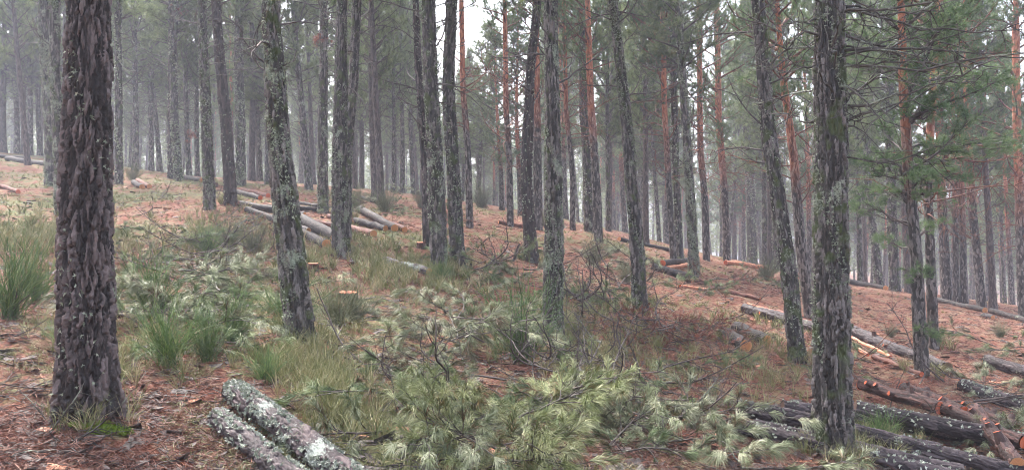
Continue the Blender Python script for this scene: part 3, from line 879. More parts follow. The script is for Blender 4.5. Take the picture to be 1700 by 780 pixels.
# mass of wood far beyond the crest
def far_wood():
    w = MB(); leaf = MB()
    for k in range(430):
        y = rng.uniform(98, 185); x = rng.uniform(-.68, .68) * y
        px = CX + FPX * x / y
        if 1066 < px < 1088 and rng.random() < .7: continue
        z = g1(x, y)
        H = 11 + 4 * rng.random()
        if 785 < px < 840: H *= .55
        tube(w, [(x, y, z - .3), (x + .1, y, z + H * .5), (x, y, z + H)], [.13, .10, .03], 6, m=0)
        n = 260
        f = rng.random(n); zz = z + 1.4 + (H - 1.4) * f
        rr = 2.6 * (1 - f * .7) * np.sqrt(rng.random(n)); a = rng.random(n) * 6.28
        P = np.c_[x + rr * np.cos(a), y + rr * np.sin(a), zz]
        D = np.c_[np.cos(a), np.sin(a), np.full(n, .6)]
        tufts(w, P, D, 7, .5, .11, 1.3, .2, 1, .2, m=1)
    o = obj('distant_wood', w.mesh('distant_wood', [M['bark'], M['needle']], False))
    o['kind'] = 'stuff'; o['label'] = 'pale mass of far pines dissolving in the mist'; o['category'] = 'wood'
far_wood()

# ---------------------------------------------------------------- logs
def disc(mb, c, nrm, R, sides=20, rough=0., m=0):
    nrm = norm(np.asarray(nrm, float)); ref = np.array([0, 0, 1.]) if abs(nrm[2]) < .8 else np.array([1., 0, 0])
    u = norm(np.cross(ref, nrm)); v = np.cross(nrm, u)
    a = np.arange(sides) * 2 * np.pi / sides
    rr = np.array([0, .5, 1.])
    vs = [c]; bs = [(0, 0, 0)]
    for q in rr[1:]:
        ra = R * q * (1 + (rng.random(sides) - .5) * rough)
        vs += list(c + ra[:, None] * (np.cos(a)[:, None] * u + np.sin(a)[:, None] * v) + nrm * (1 - q) * .003)
        bs += list(np.c_[ra * np.cos(a), ra * np.sin(a), np.zeros(sides)])
    t = [(0, 1 + i, 1 + (i + 1) % sides) for i in range(sides)]
    qd = [(1 + i, 1 + sides + i, 1 + sides + (i + 1) % sides, 1 + (i + 1) % sides) for i in range(sides)]
    mb.add(vs, t=t, q=qd, b=bs, m=m)

def log(a, b, w, mt, label, faces=(0, 1), lift=(0., 0.), lich=0., stubs=0, group=None, cut='cut', cat='log', w2=None, Dab=None, sag=0):
    """log between two photo points on the ground; w width in photo pixels at a"""
    A = hit(*a); B = hit(*b)
    if Dab is not None:
        A = PW(a[0], a[1], Dab[0]); B = PW(b[0], b[1], Dab[1])
    r = w / FPX * A[1] / 2
    r2 = r * .92 if w2 is None else w2 / FPX * B[1] / 2
    r = float(np.clip(r, .035, .2)); r2 = float(np.clip(r2, .03, .2))
    if Dab is None:
        A[2] += r * .75 + lift[0]; B[2] += r2 * .75 + lift[1]
        n = 9
        # keep it above the ground along its length
        tt = np.linspace(0, 1, n)
        line = A[None] * (1 - tt[:, None]) + B[None] * tt[:, None]
        over = gz(line[:, 0], line[:, 1]) + r * .35 - line[:, 2]
        up = max(0, over.max())
        A[2] += up; B[2] += up
    mid = (A + B) / 2
    t = thing('log', label, cat, mid, group)
    d = B - A; L = np.linalg.norm(d)
    tt = np.linspace(0, 1, 7)[:, None]
    P = (A - mid) * (1 - tt) + (B - mid) * tt
    P[1:-1] += rng.normal(size=(5, 3)) * .012
    R = np.linspace(r, r2, 7)
    D = mid[1]; px = FPX / D * 1024 / 1700
    mb = MB()
    if mt.startswith('log_far'):
        tube(mb, P, R, 12)
        ends = (P[0], P[-1]); er = (r, r2)
    else:
        step = max(.008, .8 / px)
        hero_trunk(mb, P, R, r, step, step * 1.3, min(.026, r * .2), .04, .13, int(rng.integers(999)), 0)
        ends = (P[0], P[-1]); er = (r, r2)
    u = norm(d)
    obj('bark', mb.mesh('bark', M[mt]), t)
    for k, s in ((0, -1), (1, 1)):
        fm = MB(); disc(fm, ends[k] + u * s * .004, u * s, er[k] * .97, 22, .04)
        obj('cut_face', fm.mesh('cut_face', M[cut]), t)
    if lich > 0:
        n = int(lich * 2600 * min(1.5, L * r * 4))
        tq = rng.random(n); an = rng.normal(0, 1.0, n)
        c = (A - mid)[None] * (1 - tq[:, None]) + (B - mid)[None] * tq[:, None]
        side = norm(np.cross(u, [0, 0, 1.])); upv = np.cross(side, u)
        nn = np.cos(an)[:, None] * upv + np.sin(an)[:, None] * side
        dens = fbm(tq * L * 5, an * 2, 5)
        k = dens > .46
        tufts(MB_l := MB(), (c + nn * (r + (r2 - r) * tq)[:, None])[k], (nn + rng.normal(size=nn.shape) * .4)[k], 6, .026, .018, 1.5, .3, 1, 0.)
        o = obj('lichen', MB_l.mesh('lichen', M['lichen_white'], False), t); o['kind'] = 'stuff'
    for q in range(stubs):
        f = .1 + .8 * (q + rng.random() * .6) / stubs
        c = (A - mid) * (1 - f) + (B - mid) * f
        an = rng.uniform(-1.2, 1.4)
        side = norm(np.cross(u, [0, 0, 1.])); upv = np.cross(side, u)
        if side[1] > 0: side = -side
        nn = norm(np.cos(an) * upv + np.sin(an) * side - u * .35)
        sr = .02 + .018 * rng.random()
        sm = MB()
        p1 = c + nn * (r + .02 + .04 * rng.random())
        tube(sm, [c, p1], [sr * 1.5, sr], 10)
        st = obj('branch_stub', sm.mesh('branch_stub', M['log_red']), t)
        fm = MB(); disc(fm, p1 + nn * .002, nn, sr * .98, 12)
        obj('cut_face', fm.mesh('cut_face', M['cut_red']), st)
    return t

# two lichened logs in front
log((388,668),(690,900),42,'log_lich','thick log crusted with white lichen, top one of the pair by the mossy-footed trunk', lich=.7, cut='cut_dark')
log((362,712),(600,900),37,'log_dark','dark mossy log lying lower beside the white-lichened one', lich=.35, cut='cut_dark')
# heap of dark logs at the right
heap = [((1225,700),(1560,770),40,.06,'ridged dark log at the back of the heap, passing behind the thick trunk'),
        ((1250,722),(1600,800),38,.02,'dark lined log second from the back of the heap'),
        ((1300,690),(1640,740),36,.02,'grey-black log with lichen edge along the rear of the heap'),
        ((1420,712),(1720,772),40,.14,'upper dark log right of the thick trunk with a lichened flank'),
        ((1430,745),(1740,815),38,.05,'dark log under the grass-tufted middle of the heap'),
        ((1215,718),(1420,768),34,.02,'short dark log poking from the heap toward the yellow-green boughs'),
        ((1440,770),(1640,812),36,.0,'lowest dark log of the heap, nearest the viewer')]
for a, b_, w, lf, lab in heap:
    log(a, b_, w * .74, 'log_dark', lab, lift=(lf, lf), lich=.12, cut='cut_dark')
# red logs with trimmed knots
log((1505,690),(1700,775),21,'log_red','red-barked log with orange knots lying over the dark heap', lift=(.18,.2), stubs=7, cut='cut_red')
log((1430,662),(1560,715),22,'log_red','knotty red-brown log resting high behind the dark heap', lift=(.12,.2), stubs=5, cut='cut_red')
log((1500,665),(1600,725),19,'log_red','short knotty red log crossing between the two longer red ones', lift=(.1,.22), stubs=4, cut='cut_red')
log((1615,722),(1690,800),25,'log_red','reddish log with its sawn end raised toward the pale boughs', lift=(.22,.1), stubs=3, cut='cut')
log((1600,700),(1700,745),24,'log_red','dark red log with orange knots behind the raised sawn end', lift=(.1,.12), stubs=5, cut='cut_red')
# middle ground right
log((1200,562),(1238,583),24,'log_far','short log with round orange end, front one of the short pair', w2=22)
log((1222,553),(1272,574),22,'log_far','short log with round orange end, rear one of the short pair', w2=21)
log((1235,518),(1362,552),17,'log_dark','dark log half stripped to red, running behind the leaning pine', stubs=2)
log((1240,508),(1330,532),7,'peeled','pink peeled pole lying beside the half-stripped dark log', cut='cut_red')
log((1375,545),(1572,620),20,'log_dark','long dark log with a sawn black end by the orange-topped pine', stubs=5, w2=22, cut='cut_dark')
log((1412,563),(1478,596),7,'peeled','bright orange peeled strip pole beside the long dark log', cut='cut_red')
log((1420,580),(1440,592),6,'peeled','small orange wood sliver below the long dark log', cut='cut_red')
log((1640,608),(1720,632),22,'log_dark','black-sided log with pinkish top on the red slope under the cut bough')
log((1596,648),(1720,690),22,'log_dark','grey weathered log in the grass downslope of the black-sided one', lich=.2)
log((1548,500),(1635,519),9,'log_far','upper half of the long fallen trunk on the brow of the red slope', w2=10)
log((1645,520),(1715,540),10,'log_far','lower half of the long fallen trunk, beyond its pale notch', w2=11)
log((1632,527),(1648,531),10,'log_far','stubby dark log under the pale notch of the long fallen trunk')
log((1390,466),(1470,482),8,'log_far','thin grey log among the stout trunks on the brow')
# felled bundle
log((1082,447),(1160,470),13,'log_far','long grey-brown log of the felled bundle, nearest the lichened foot', w2=14)
log((1100,441),(1143,436),11,'log_far','short log with orange end lying across the felled bundle', cut='cut_red')
log((1108,449),(1145,442),9,'peeled','peeled orange log tucked inside the felled bundle', cut='cut_red')
log((1150,470),(1176,472),11,'log_far_red','dark-ended stub log at the low end of the felled bundle', cut='cut_red')
log((1205,441),(1275,449),8,'peeled','thin peeled log lying beneath the stout grey trunk', cut='cut_red')
log((1028,400),(1112,418),8,'log_far','thin dark log beside the broad grey trunk')
log((828,372),(872,380),8,'log_far_red','small red log beside the whorled reddish pine')
# left stack
log((395,343),(505,362),12,'log_far','long dark log running downhill from the blackish leaning pine')
log((500,372),(558,402),20,'log_far','log with large orange end, upper of the orange pair by the scaly pine', w2=20)
log((480,385),(542,412),17,'log_far','grey log with orange end, lower of the orange pair by the scaly pine', w2=17)
log((410,352),(512,388),11,'log_far','lichened log just under the long dark log')
log((505,370),(560,380),10,'log_far_red','red log lying above the orange pair')
log((582,384),(620,394),13,'log_far_red','short red log with pale orange end right of the scaly pine', w2=13)
log((598,352),(655,384),12,'log_far','white-flecked log, longest of the trio uphill of the short red one')
log((590,370),(640,384),11,'log_far','grey log, lowest of the trio uphill of the short red one')
log((622,366),(672,386),10,'log_far_red','reddish log, right one of the trio uphill of the short red one')
log((495,340),(532,345),7,'log_far','thin grey log, upper of two behind the pale straight pine')
log((495,349),(534,351),8,'log_far','thin grey log, lower of two behind the pale straight pine')
log((395,322),(432,332),9,'log_far','grey log with red end, front one behind the blackish leaning pine', cut='cut_red')
log((400,318),(445,328),8,'log_far_red','red log, rear one behind the blackish leaning pine', cut='cut_red')
log((222,306),(236,314),9,'log_far','stubby log with orange end on the upper slope')
log((228,304),(248,313),8,'log_far_red','stubby reddish log beside the orange-ended one on the upper slope')
log((285,295),(335,302),8,'log_far','dark log behind the slim dark pines of the upper slope')
log((12,268),(78,276),9,'log_far','grey log with red end beneath the misty uphill pines', cut='cut_red')
log((0,262),(50,266),7,'log_far','thin grey log just above the red-ended one uphill')
log((598,330),(628,338),6,'log_far','tiny dark log beneath the pines uphill of the trio')
log((545,362),(585,372),8,'log_far_red','reddish short log just above the scaly pine foot')
log((1130,478),(1185,486),7,'peeled','thin peeled pole lying just below the felled bundle', cut='cut_red')
log((1205,486),(1262,500),8,'log_far_red','thin red log downslope of the felled bundle', cut='cut_red')
log((1060,432),(1100,440),8,'log_far','dark thin log behind the felled bundle')
log((1290,520),(1370,548),8,'log_far_red','thin reddish log parallel to the half-stripped dark one', cut='cut_red')
log((1450,598),(1530,628),9,'log_far_red','thin red-barked log along the lower side of the long dark log', cut='cut_red')
log((640,440),(712,458),14,'log_lich','pale lichened log lying against the grass-footed pine', w2=13)
log((690,436),(718,442),8,'log_far','dark little log behind the pale lichened one')
log((0,312),(30,322),8,'log_far_red','rusty chunk of log lying beneath the misty uphill pines', cut='cut_red')

# stumps
def stump(px, py, w, label, h=.12):
    p = hit(px, py); r = w / FPX * p[1] / 2
    t = thing('stump', label, 'tree stump', p)
    mb = MB(); hero_trunk(mb, [(0,0,-.1),(0,0,h)], [r*1.1, r], r, .015, .015, .012, .05, .1, 5, .2)
    obj('bark', mb.mesh('bark', M['log_red']), t)
    fm = MB(); disc(fm, np.array([0,0,h+.002]), (0.05,-.12,1), r*1.02, 20, .1)
    obj('cut_face', fm.mesh('cut_face', M['cut_red']), t)
stump(578, 500, 28, 'low stump with bright orange-red cut face in open litter')
stump(520, 450, 17, 'low orange stump just beside the crooked lichened pine')
stump(700, 412, 16, 'small pale stump between the grey pines')
stump(355, 310, 12, 'small red stump near the straight grey pine')
stump(985, 322, 0.1, 'x') if False else None

# ---------------------------------------------------------------- cut boughs
def make_bough(L, nmat, wmat, side=8, tn=50, nl=.22, nw=.0050, droop=1.1, arch=.14, spread=.7):
    t = thing('cut_bough', 'x', 'cut bough')
    w = MB(); leaf = MB()
    P = curve((0, 0, .03), (1, 0, arch + .1), L, 8, .35, -arch * 1.6, .25)
    P[:, 2] = np.maximum(P[:, 2], .02)
    tube(w, P, np.linspace(.014, .005, 9), 6)
    tp, td = [P[-1]], [P[-1] - P[-2]]
    for q in range(side):
        k = rng.integers(2, 9); sgn = 1 if q % 2 else -1
        d = norm((P[min(k, 8)] - P[k - 1]) * 7 + np.array([0, sgn * .7, .2 * rng.random()]) + rng.normal(size=3) * .15)
        Q = curve(P[min(k, 8)], d, .22 + .42 * rng.random(), 4, .6, -.1, .25)
        tube(w, Q, np.linspace(.007, .004, 5), 4)
        tp += [Q[4], Q[3]]; td += [Q[4] - Q[3], Q[4] - Q[2]]
    tufts(leaf, tp, td, tn, nl, nw, spread, droop, 2, .09)
    obj('stem', w.mesh('stem', M[wmat]), t)
    obj('needles', leaf.mesh('needles', M[nmat], False), t)
    return t
PROTO = {
 'grey': [make_bough(1.0 + .5 * rng.random(), 'needle_grey', 'limb') for _ in range(4)],
 'green': [make_bough(1.0 + .5 * rng.random(), 'needle_green', 'limb') for _ in range(4)],
 'yellow': [make_bough(.8 + .4 * rng.random(), 'needle_yellow', 'limb', 12, 50) for _ in range(4)],
 'red': [make_bough(.8 + .5 * rng.random(), 'needle_red', 'limb_dark', 10, 22, .12, droop=.5) for _ in range(3)],
}
def put(protos, loc, rot, s, label, group):
    src = protos[int(rng.integers(len(protos)))]
    if src.name not in used:
        used.add(src.name)
        src.location = loc; src.rotation_euler = rot; src.scale = (s, s, s); src['label'] = label
        if group: src['group'] = group
        return src
    return copy_thing(src, loc, rot, (s, s, s), label, group)

def pile(kind, cx, cy, sx, sy, n, h, label, group, s=(.7, 1.1), az=None):
    for k in range(int(n * 1.35)):
        u, v = rng.normal(), rng.normal()
        u = np.clip(u, -1.8, 1.8); v = np.clip(v, -1.8, 1.8)
        p = hit(cx + u * sx, min(cy + v * sy, 800))
        f = math.exp(-(u * u + v * v) * .8)
        a = rng.random() * 6.28 if az is None else az + rng.normal() * .7
        sc = rng.uniform(*s) * .70
        loc = (p[0], p[1], p[2] + .8 * h * f * rng.random())
        put(PROTO[kind], loc, (rng.normal() * .35, rng.normal() * .12 + .06, a), sc, label, group)

pile('grey', 330, 520, 58, 26, 18, .75, 'silvery green cut bough in the brush pile between thick and crooked pines', 'boughs piled between the thick and crooked pines')
pile('grey', 375, 500, 40, 20, 12, .7, 'silvery green cut bough in the brush pile between thick and crooked pines', 'boughs piled between the thick and crooked pines', (.8, 1.15))
pile('green', 290, 555, 70, 22, 10, .2, 'darker green cut bough in the brush pile between thick and crooked pines', 'boughs piled between the thick and crooked pines', (.6, .9))
pile('green', 235, 440, 40, 22, 6, .3, 'green cut bough on the back of the pile uphill of the thick trunk', 'boughs at the back of the pile')
pile('grey', 290, 440, 50, 22, 5, .3, 'dull grey bough on the back of the pile uphill of the thick trunk', 'boughs at the back of the pile')
pile('yellow', 845, 716, 52, 22, 17, .3, 'fresh yellow-green bough with long needles in the big front brush pile', 'yellow boughs of the big front brush pile', (.7, 1.05))
pile('yellow', 850, 765, 60, 10, 5, .15, 'fresh yellow-green bough with long needles in the big front brush pile', 'yellow boughs of the big front brush pile', (.7, 1.0))
pile('grey', 1105, 718, 54, 32, 20, .3, 'pale silvery bough with drooping needles between yellow boughs and log heap', 'silvery boughs beside the log heap')
pile('green', 1000, 700, 60, 30, 12, .2, 'mid-green bough mixed between the yellow and silvery boughs', 'mid-green boughs of the front pile')
pile('grey', 762, 596, 36, 20, 16, .95, 'grey-green bough on the hump behind the yellow boughs', 'boughs on the hump behind the yellow ones')
pile('green', 672, 655, 28, 22, 8, .2, 'green bough beside the white-lichened log', 'boughs beside the white-lichened log')
pile('green', 850, 625, 50, 8, 3, .2, 'green bough in the tangle below the broom bush', 'boughs below the broom bush')
pile('grey', 705, 745, 30, 14, 5, .1, 'flattened grey bough right beside the white-lichened log', 'flattened boughs at the white-lichened log')
pile('green', 820, 452, 40, 12, 8, .3, 'green bough heaped around the broken snag', 'boughs heaped at the broken snag')
pile('grey', 960, 440, 50, 14, 10, .25, 'grey bough in the brushwood uphill of the slim lichened pine', 'boughs uphill of the slim lichened pine')
pile('green', 985, 500, 30, 9, 9, .2, 'green bough under the arching twigs beside the slim lichened pine', 'boughs under the arching twigs')
pile('grey', 865, 478, 28, 8, 4, .2, 'pale bough left of the slim lichened pine', 'pale boughs left of the slim lichened pine')
pile('red', 1095, 568, 44, 17, 30, .5, 'rust-red dead bough in the brushwood downhill of the leaning slim pine', 'rust-red dead boughs')
pile('grey', 1235, 785, 16, 6, 3, .15, 'pale bough against the near side of the thick heap trunk', 'pale boughs at the heap trunk')
pile('grey', 1640, 660, 38, 14, 6, .1, 'pale bough strewn between the red knotty logs and the red slope', 'pale boughs by the red knotty logs')
pile('grey', 1660, 740, 34, 18, 6, .2, 'pale bough draped next to the raised sawn end', 'pale boughs at the raised sawn end')
pile('green', 1680, 585, 22, 8, 4, .25, 'green bough on the red slope above the black-sided log', 'boughs on the red slope')
pile('green', 1275, 460, 30, 8, 7, .3, 'green bough in the low mound under the stout grey pine', 'boughs in the mound under the stout grey pine')
pile('green', 1120, 490, 45, 8, 4, .15, 'green bough strewn below the felled bundle', 'boughs below the felled bundle')
pile('red', 1210, 470, 40, 8, 6, .15, 'dull red bough behind the felled bundle', 'dull red boughs behind the felled bundle')
pile('green', 620, 345, 45, 10, 8, .5, 'green bough in the mound behind the scaly pine', 'boughs in the mound behind the scaly pine')
pile('grey', 700, 335, 60, 12, 8, .5, 'grey bough in the far low mound of brushwood', 'boughs in the far low mound')
pile('green', 1230, 620, 70, 24, 4, .1, 'small green bough strewn around the short log pair', 'boughs around the short log pair', (.5, .8))
pile('green', 1440, 610, 40, 16, 7, .1, 'green bough scattered along the long dark log', 'boughs along the long dark log', (.5, .9))
pile('grey', 660, 500, 60, 30, 1, .05, 'small grey bough alone in the open litter', 'lone boughs in the open litter', (.5, .7))
pile('grey', 575, 525, 26, 8, 5, .2, 'wispy grey bough at the foot of the crooked lichened pine', 'wispy boughs at the crooked pine', (.7, .9))
pile('red', 400, 385, 20, 22, 4, .3, 'rusty bough leaning near the blackish pine', 'rusty boughs near the blackish pine')

# ---------------------------------------------------------------- bare fallen branches
def make_fallen(L, m, r0=.014, tw=9, lift=.18, curl=1.9):
    t = thing('fallen_branch', 'x', 'branch')
    w = MB()
    P = curve((0, 0, .02), (1, 0, lift), L, 12, curl, -lift * 1.3, .35)
    P[:, 2] = np.abs(P[:, 2]) * .6 + .01
    tube(w, P, np.linspace(r0, .005, 13), 6)
    obj('stem', w.mesh('stem', M[m]), t)
    for _ in range(tw):
        k = rng.integers(2, 12)
        d = norm((P[k] - P[k - 1]) * 5 + rng.normal(size=3) * .5 + [0, 0, .1])
        Q = curve(P[k], d, .15 + .4 * rng.random(), 6, 1.7, -.2, .4)
        tm = MB(); tube(tm, Q, np.linspace(r0 * .4, .0022, 7), 4)
        if rng.random() < .6:
            Q2 = curve(Q[3], norm(Q[4] - Q[3] + rng.normal(size=3) * .05), .2, 4, 1.6, 0, .4)
            tube(tm, Q2, np.linspace(.003, .0018, 5), 4)
        obj('twig', tm.mesh('twig', M[m]), t)
    return t
FB = {'dark': [make_fallen(1.0 + .8 * rng.random(), 'limb_dark') for _ in range(5)],
      'lich': [make_fallen(.9 + .7 * rng.random(), 'limb_lich', .02) for _ in range(3)],
      'red': [make_fallen(.9 + .5 * rng.random(), 'limb_red', .014, 6, .2, .8) for _ in range(2)]}
def bpile(kind, cx, cy, sx, sy, n, h, label, group, s=(.7, 1.1), tilt=.25):
    for k in range(n):
        u, v = np.clip(rng.normal(size=2), -1.8, 1.8)
        p = hit(cx + u * sx, min(cy + v * sy, 800))
        put(FB[kind], (p[0], p[1], p[2] + .6 * h * rng.random()), (rng.normal() * .3, -abs(rng.normal()) * tilt * .35, rng.random() * 6.28), rng.uniform(*s), label, group)
bpile('dark', 985, 665, 80, 28, 32, .45, 'bare curled dark branch over the front brush pile', 'curled branches over the front brush pile', (.6, .95))
bpile('dark', 900, 610, 80, 14, 6, .1, 'bare dark branch in the tangle below the broom bush', 'bare branches below the broom bush', (.6, .9))
bpile('dark', 700, 640, 60, 35, 7, .1, 'thin brown branch between white-lichened log and hump', 'branches between lichened log and hump', (.6, 1.))
bpile('lich', 900, 620, 120, 18, 5, .25, 'lichen-spotted branch across the middle of the front pile', 'lichened branches of the front pile', (.6, .9))
bpile('dark', 345, 450, 60, 26, 16, .5, 'curved dark branch sticking from the pile between thick and crooked pines', 'branches of the left brush pile', (.7, 1.))
bpile('lich', 320, 440, 40, 25, 4, .5, 'grey lichened branch on top of the pile between thick and crooked pines', 'lichened branches of the left brush pile', (.7, 1.))
bpile('dark', 985, 500, 40, 20, 12, .5, 'arching bare twig branch right of the slim lichened pine', 'arching branches by the slim lichened pine', (.9, 1.3), .6)
bpile('dark', 1100, 560, 50, 20, 10, .35, 'wiry dark branch in the rust-red dead brushwood', 'wiry branches in the dead brushwood', (.7, 1.1), .5)
bpile('dark', 820, 450, 40, 14, 6, .5, 'dark branch by the broken snag', 'branches by the broken snag', (.8, 1.2), .5)
bpile('red', 1190, 480, 70, 16, 12, .12, 'orange stripped branch among chips below the felled bundle', 'orange stripped branches')
bpile('red', 1440, 590, 70, 18, 6, .1, 'reddish branch alongside the long dark log', 'reddish branches along the long dark log')
bpile('dark', 1540, 670, 80, 18, 9, .15, 'dark branch among the red knotty logs', 'dark branches among the red knotty logs', (.6, 1.), .5)
bpile('lich', 1110, 740, 80, 25, 5, .25, 'pale flaking branch on the silvery boughs', 'pale branches on the silvery boughs', (.5, .8))
bpile('lich', 150, 745, 110, 20, 5, .0, 'short lichened twig on litter before the thick mossy-footed trunk', 'lichened twigs before the thick trunk', (.35, .55))
bpile('dark', 60, 620, 60, 30, 5, .03, 'short dark branch in litter beside the thick mossy-footed trunk', 'dark branches beside the thick trunk', (.35, .6))
bpile('red', 790, 362, 50, 8, 6, .2, 'small orange branch in the rusty debris patch', 'small orange branches in the debris patch', (.8, 1.2))
bpile('dark', 230, 335, 70, 14, 6, .2, 'dark branch lying on the upper slope by the stubby logs', 'dark branches on the upper slope')
bpile('red', 690, 378, 40, 6, 5, .1, 'orange chip branch right of the log trio', 'orange branches by the log trio', (.6, .9))
bpile('dark', 1250, 590, 70, 20, 3, .1, 'dark twiggy branch around the short log pair', 'dark branches around the short log pair', (.5, .9))

# broken snag beside the dark pine
p = hit(858, 435)
t = thing('broken_snag', 'black splintered sapling snag with a pale cut tip', 'snag', p)
w = MB(); tube(w, [(-.12,0,-.1),(-.02,0,.14),(.02,0,.3),(.07,0,.33+.05)], [.035,.03,.026,.024], 8); obj('stem', w.mesh('stem', M['limb_dark']), t)
w = MB(); disc(w, np.array([.072,0,.385]), (.6,-.5,.6), .026, 12); obj('cut_face', w.mesh('cut_face', M['peeled']), t)

# ---------------------------------------------------------------- broom bushes
def make_broom(n, h, m, spread=.5):
    t = thing('broom_bush', 'x', 'shrub')
    w = MB()
    for k in range(n):
        a = rng.random() * 6.28; ti = spread * rng.random() ** .6
        d = np.array([np.cos(a) * ti, np.sin(a) * ti, 1.])
        hh = h * (.35 + .75 * rng.random())
        P = curve((rng.normal() * .06, rng.normal() * .06, -.02), d, hh, 5, .7, .25, .2)
        tube(w, P, np.array([.0035, .0033, .003, .0026, .002, .001]), 3, r=rng.random())
        for _ in range(4):
            j = rng.integers(1, 5)
            Q = curve(P[j], norm((P[j + 1] - P[j]) * 4 + rng.normal(size=3) * .16 * h), hh * (.25 + .3 * rng.random()), 3, .3, .2, .1)
            tube(w, Q, np.array([.0028, .0024, .002, .001]), 3, r=rng.random())
    st = MB()
    for k in range(4):
        P = curve((0, 0, -.03), (rng.normal() * .3, rng.normal() * .3, 1), h * .45, 4, .4, 0, .2)
        tube(st, P, np.linspace(.009, .004, 5), 5)
    obj('stem', st.mesh('stem', M['limb_dark']), t)
    obj('foliage', w.mesh('foliage', M[m]), t)
    return t
BR = [make_broom(110, .8, 'broom', .55) for _ in range(3)]
BD = [make_broom(110, .7, 'broom_dull', .8) for _ in range(3)]
brooms = [(864,604,1.25,'bright green upright broom bush left of the slim lichened pine'),
 (15,530,1.15,'tall dark green broom bush in front of the misty uphill pines'),
 (60,500,.8,'smaller green broom touching the thick mossy-footed trunk'),
 (255,530,.95,'green broom rising from the pile beside the thick trunk'),
 (280,612,.75,'low green broom in front of the silvery brush pile'),
 (345,600,.6,'low bushy broom at the dark hollow of the silvery pile'),
 (475,545,.9,'green broom stems against the foot of the crooked lichened pine'),
 (345,432,.9,'olive broom behind the brush pile below the blackish pine'),
 (440,640,.45,'small broom between the brush pile and white-lichened log'),
 (733,468,.5,'tuft of green stems at the foot of the grey pine'),
 (385,570,.7,'bright green broom over the hollow of the silvery pile'),
 (1462,740,.5,'small vivid green broom growing out of the dark log heap'),
 (100,580,.4,'tiny broom touching the thick trunk low down'),
 (1600,720,.4,'small green broom among the red knotty logs')]
for x, y, s, lab in brooms:
    p = hit(x, y); put(BR, (p[0], p[1], p[2]), (0, 0, rng.random() * 6), s, lab, None)
dull = [(560,540,.9,'wispy grey-green bush right of the crooked lichened pine'),(590,535,.7,'second wispy grey-green bush nearer the orange stump'),
 (380,415,.9,'dull olive bush behind the brush pile under the dark log'),(420,420,.8,'reddish olive bush between the brush pile and crooked pine'),
 (140,450,.7,'dull bush behind the thick mossy-footed trunk'),(800,345,1.6,'round grey-green shrub at the rusty debris patch'),
 (1275,465,1.1,'low green shrub under the stout grey pine'),(640,352,1.2,'low dark shrub uphill of the log trio'),
 (900,375,1.0,'dull shrub behind the dark curled-branch pine'),(985,440,.9,'dull shrub uphill of the arching twigs'),
 (1040,470,.7,'small dull shrub left of the felled bundle'),(700,345,1.0,'dull shrub left of the grey pine pair'),
 (1480,560,.4,'little dull shrub on the red slope'),(1660,560,.5,'little dull shrub by the long fallen trunk'),(590,345,1.0,'dull shrub behind the scaly pine'),
 (450,290,1.0,'dull shrub in the misty rows above the stacked logs'),(220,300,.9,'dull shrub beside the stubby logs uphill')]
for x, y, s, lab in dull:
    p = hit(x, y); put(BD, (p[0], p[1], p[2]), (0, 0, rng.random() * 6), s, lab, None)

# moss cushion at the thick trunk's foot
p = hit(165, 716)
mb = MB()
n = 900
a = rng.random(n) * 6.28; rr = np.sqrt(rng.random(n))
rr = rr * (.35 + 1.1 * vnoise(np.cos(a) * 2.3 + 5, np.sin(a) * 2.3 + 2, 4))
X = p[0] + np.cos(a) * rr * .19; Y = p[1] + .05 + np.sin(a) * rr * .10
Z = gz(X, Y) + .012 + .03 * vnoise(X * 30, Y * 30, 3)
tufts(mb, np.c_[X, Y, Z], np.c_[np.cos(a) * .5, np.sin(a) * .5, np.ones(n)], 6, .03, .008, 1.1, .2, 1, .02)
o = obj('moss_cushion', mb.mesh('moss_cushion', M['moss'], False))
o['label'] = 'bright yellow-green moss cushion at the foot of the thick trunk'; o['category'] = 'moss'; o['kind'] = 'stuff'

# ---------------------------------------------------------------- litter and grass (stuff)
def scatter(n, pxr=(-350, 2050), dmin=4., dmax=30., power=1.):
    """points on the ground, denser near the viewer"""
    D = 1 / (rng.random(n) * (1 / dmin ** power - 1 / dmax ** power) + 1 / dmax ** power) ** (1 / power)
    px = rng.uniform(pxr[0], pxr[1], n)
    x = (px - CX) / FPX * D
    return x, D
def litter():
    x, y = scatter(230000, dmin=4.5, dmax=32, power=.8)
    g = green_bias(x, y) + (fbm(x * 3, y * 3, 61) - .5) * .8
    k = g < .62
    x, y = x[k], y[k]
    M_ = len(x)
    z = gz(x, y) + .03 * rng.random(M_) + .012
    a = rng.random(M_) * 6.28
    d = np.c_[np.cos(a), np.sin(a), rng.normal(0, .28, M_)]
    sc = np.clip(y / 9, 1, 2.5)
    L = (.05 + .09 * rng.random(M_))[:, None]
    s = perp(d) * (.0018 * sc[:, None])
    c = np.c_[x, y, z]
    bend = rng.normal(0, .02, (M_, 3))
    v = np.stack([c - d * L * .5 - s, c - d * L * .5 + s, c + bend - s, c + bend + s, c + d * L * .5], 1).reshape(-1, 3)
    o = np.arange(M_)[:, None] * 5
    r = np.clip(rng.random(M_) ** 1.3 * .9 + .1 * (g[k] > .5), 0, 1)
    mb = MB(); mb.add(v, q=o + np.array([0, 1, 3, 2]), t=o + np.array([2, 3, 4]), r=np.repeat(r, 5))
    ob = obj('needle_litter', mb.mesh('needle_litter', M['litter'], False)); ob['kind'] = 'stuff'
    ob['label'] = 'red-brown fallen pine needles covering the forest floor'; ob['category'] = 'litter'
litter()
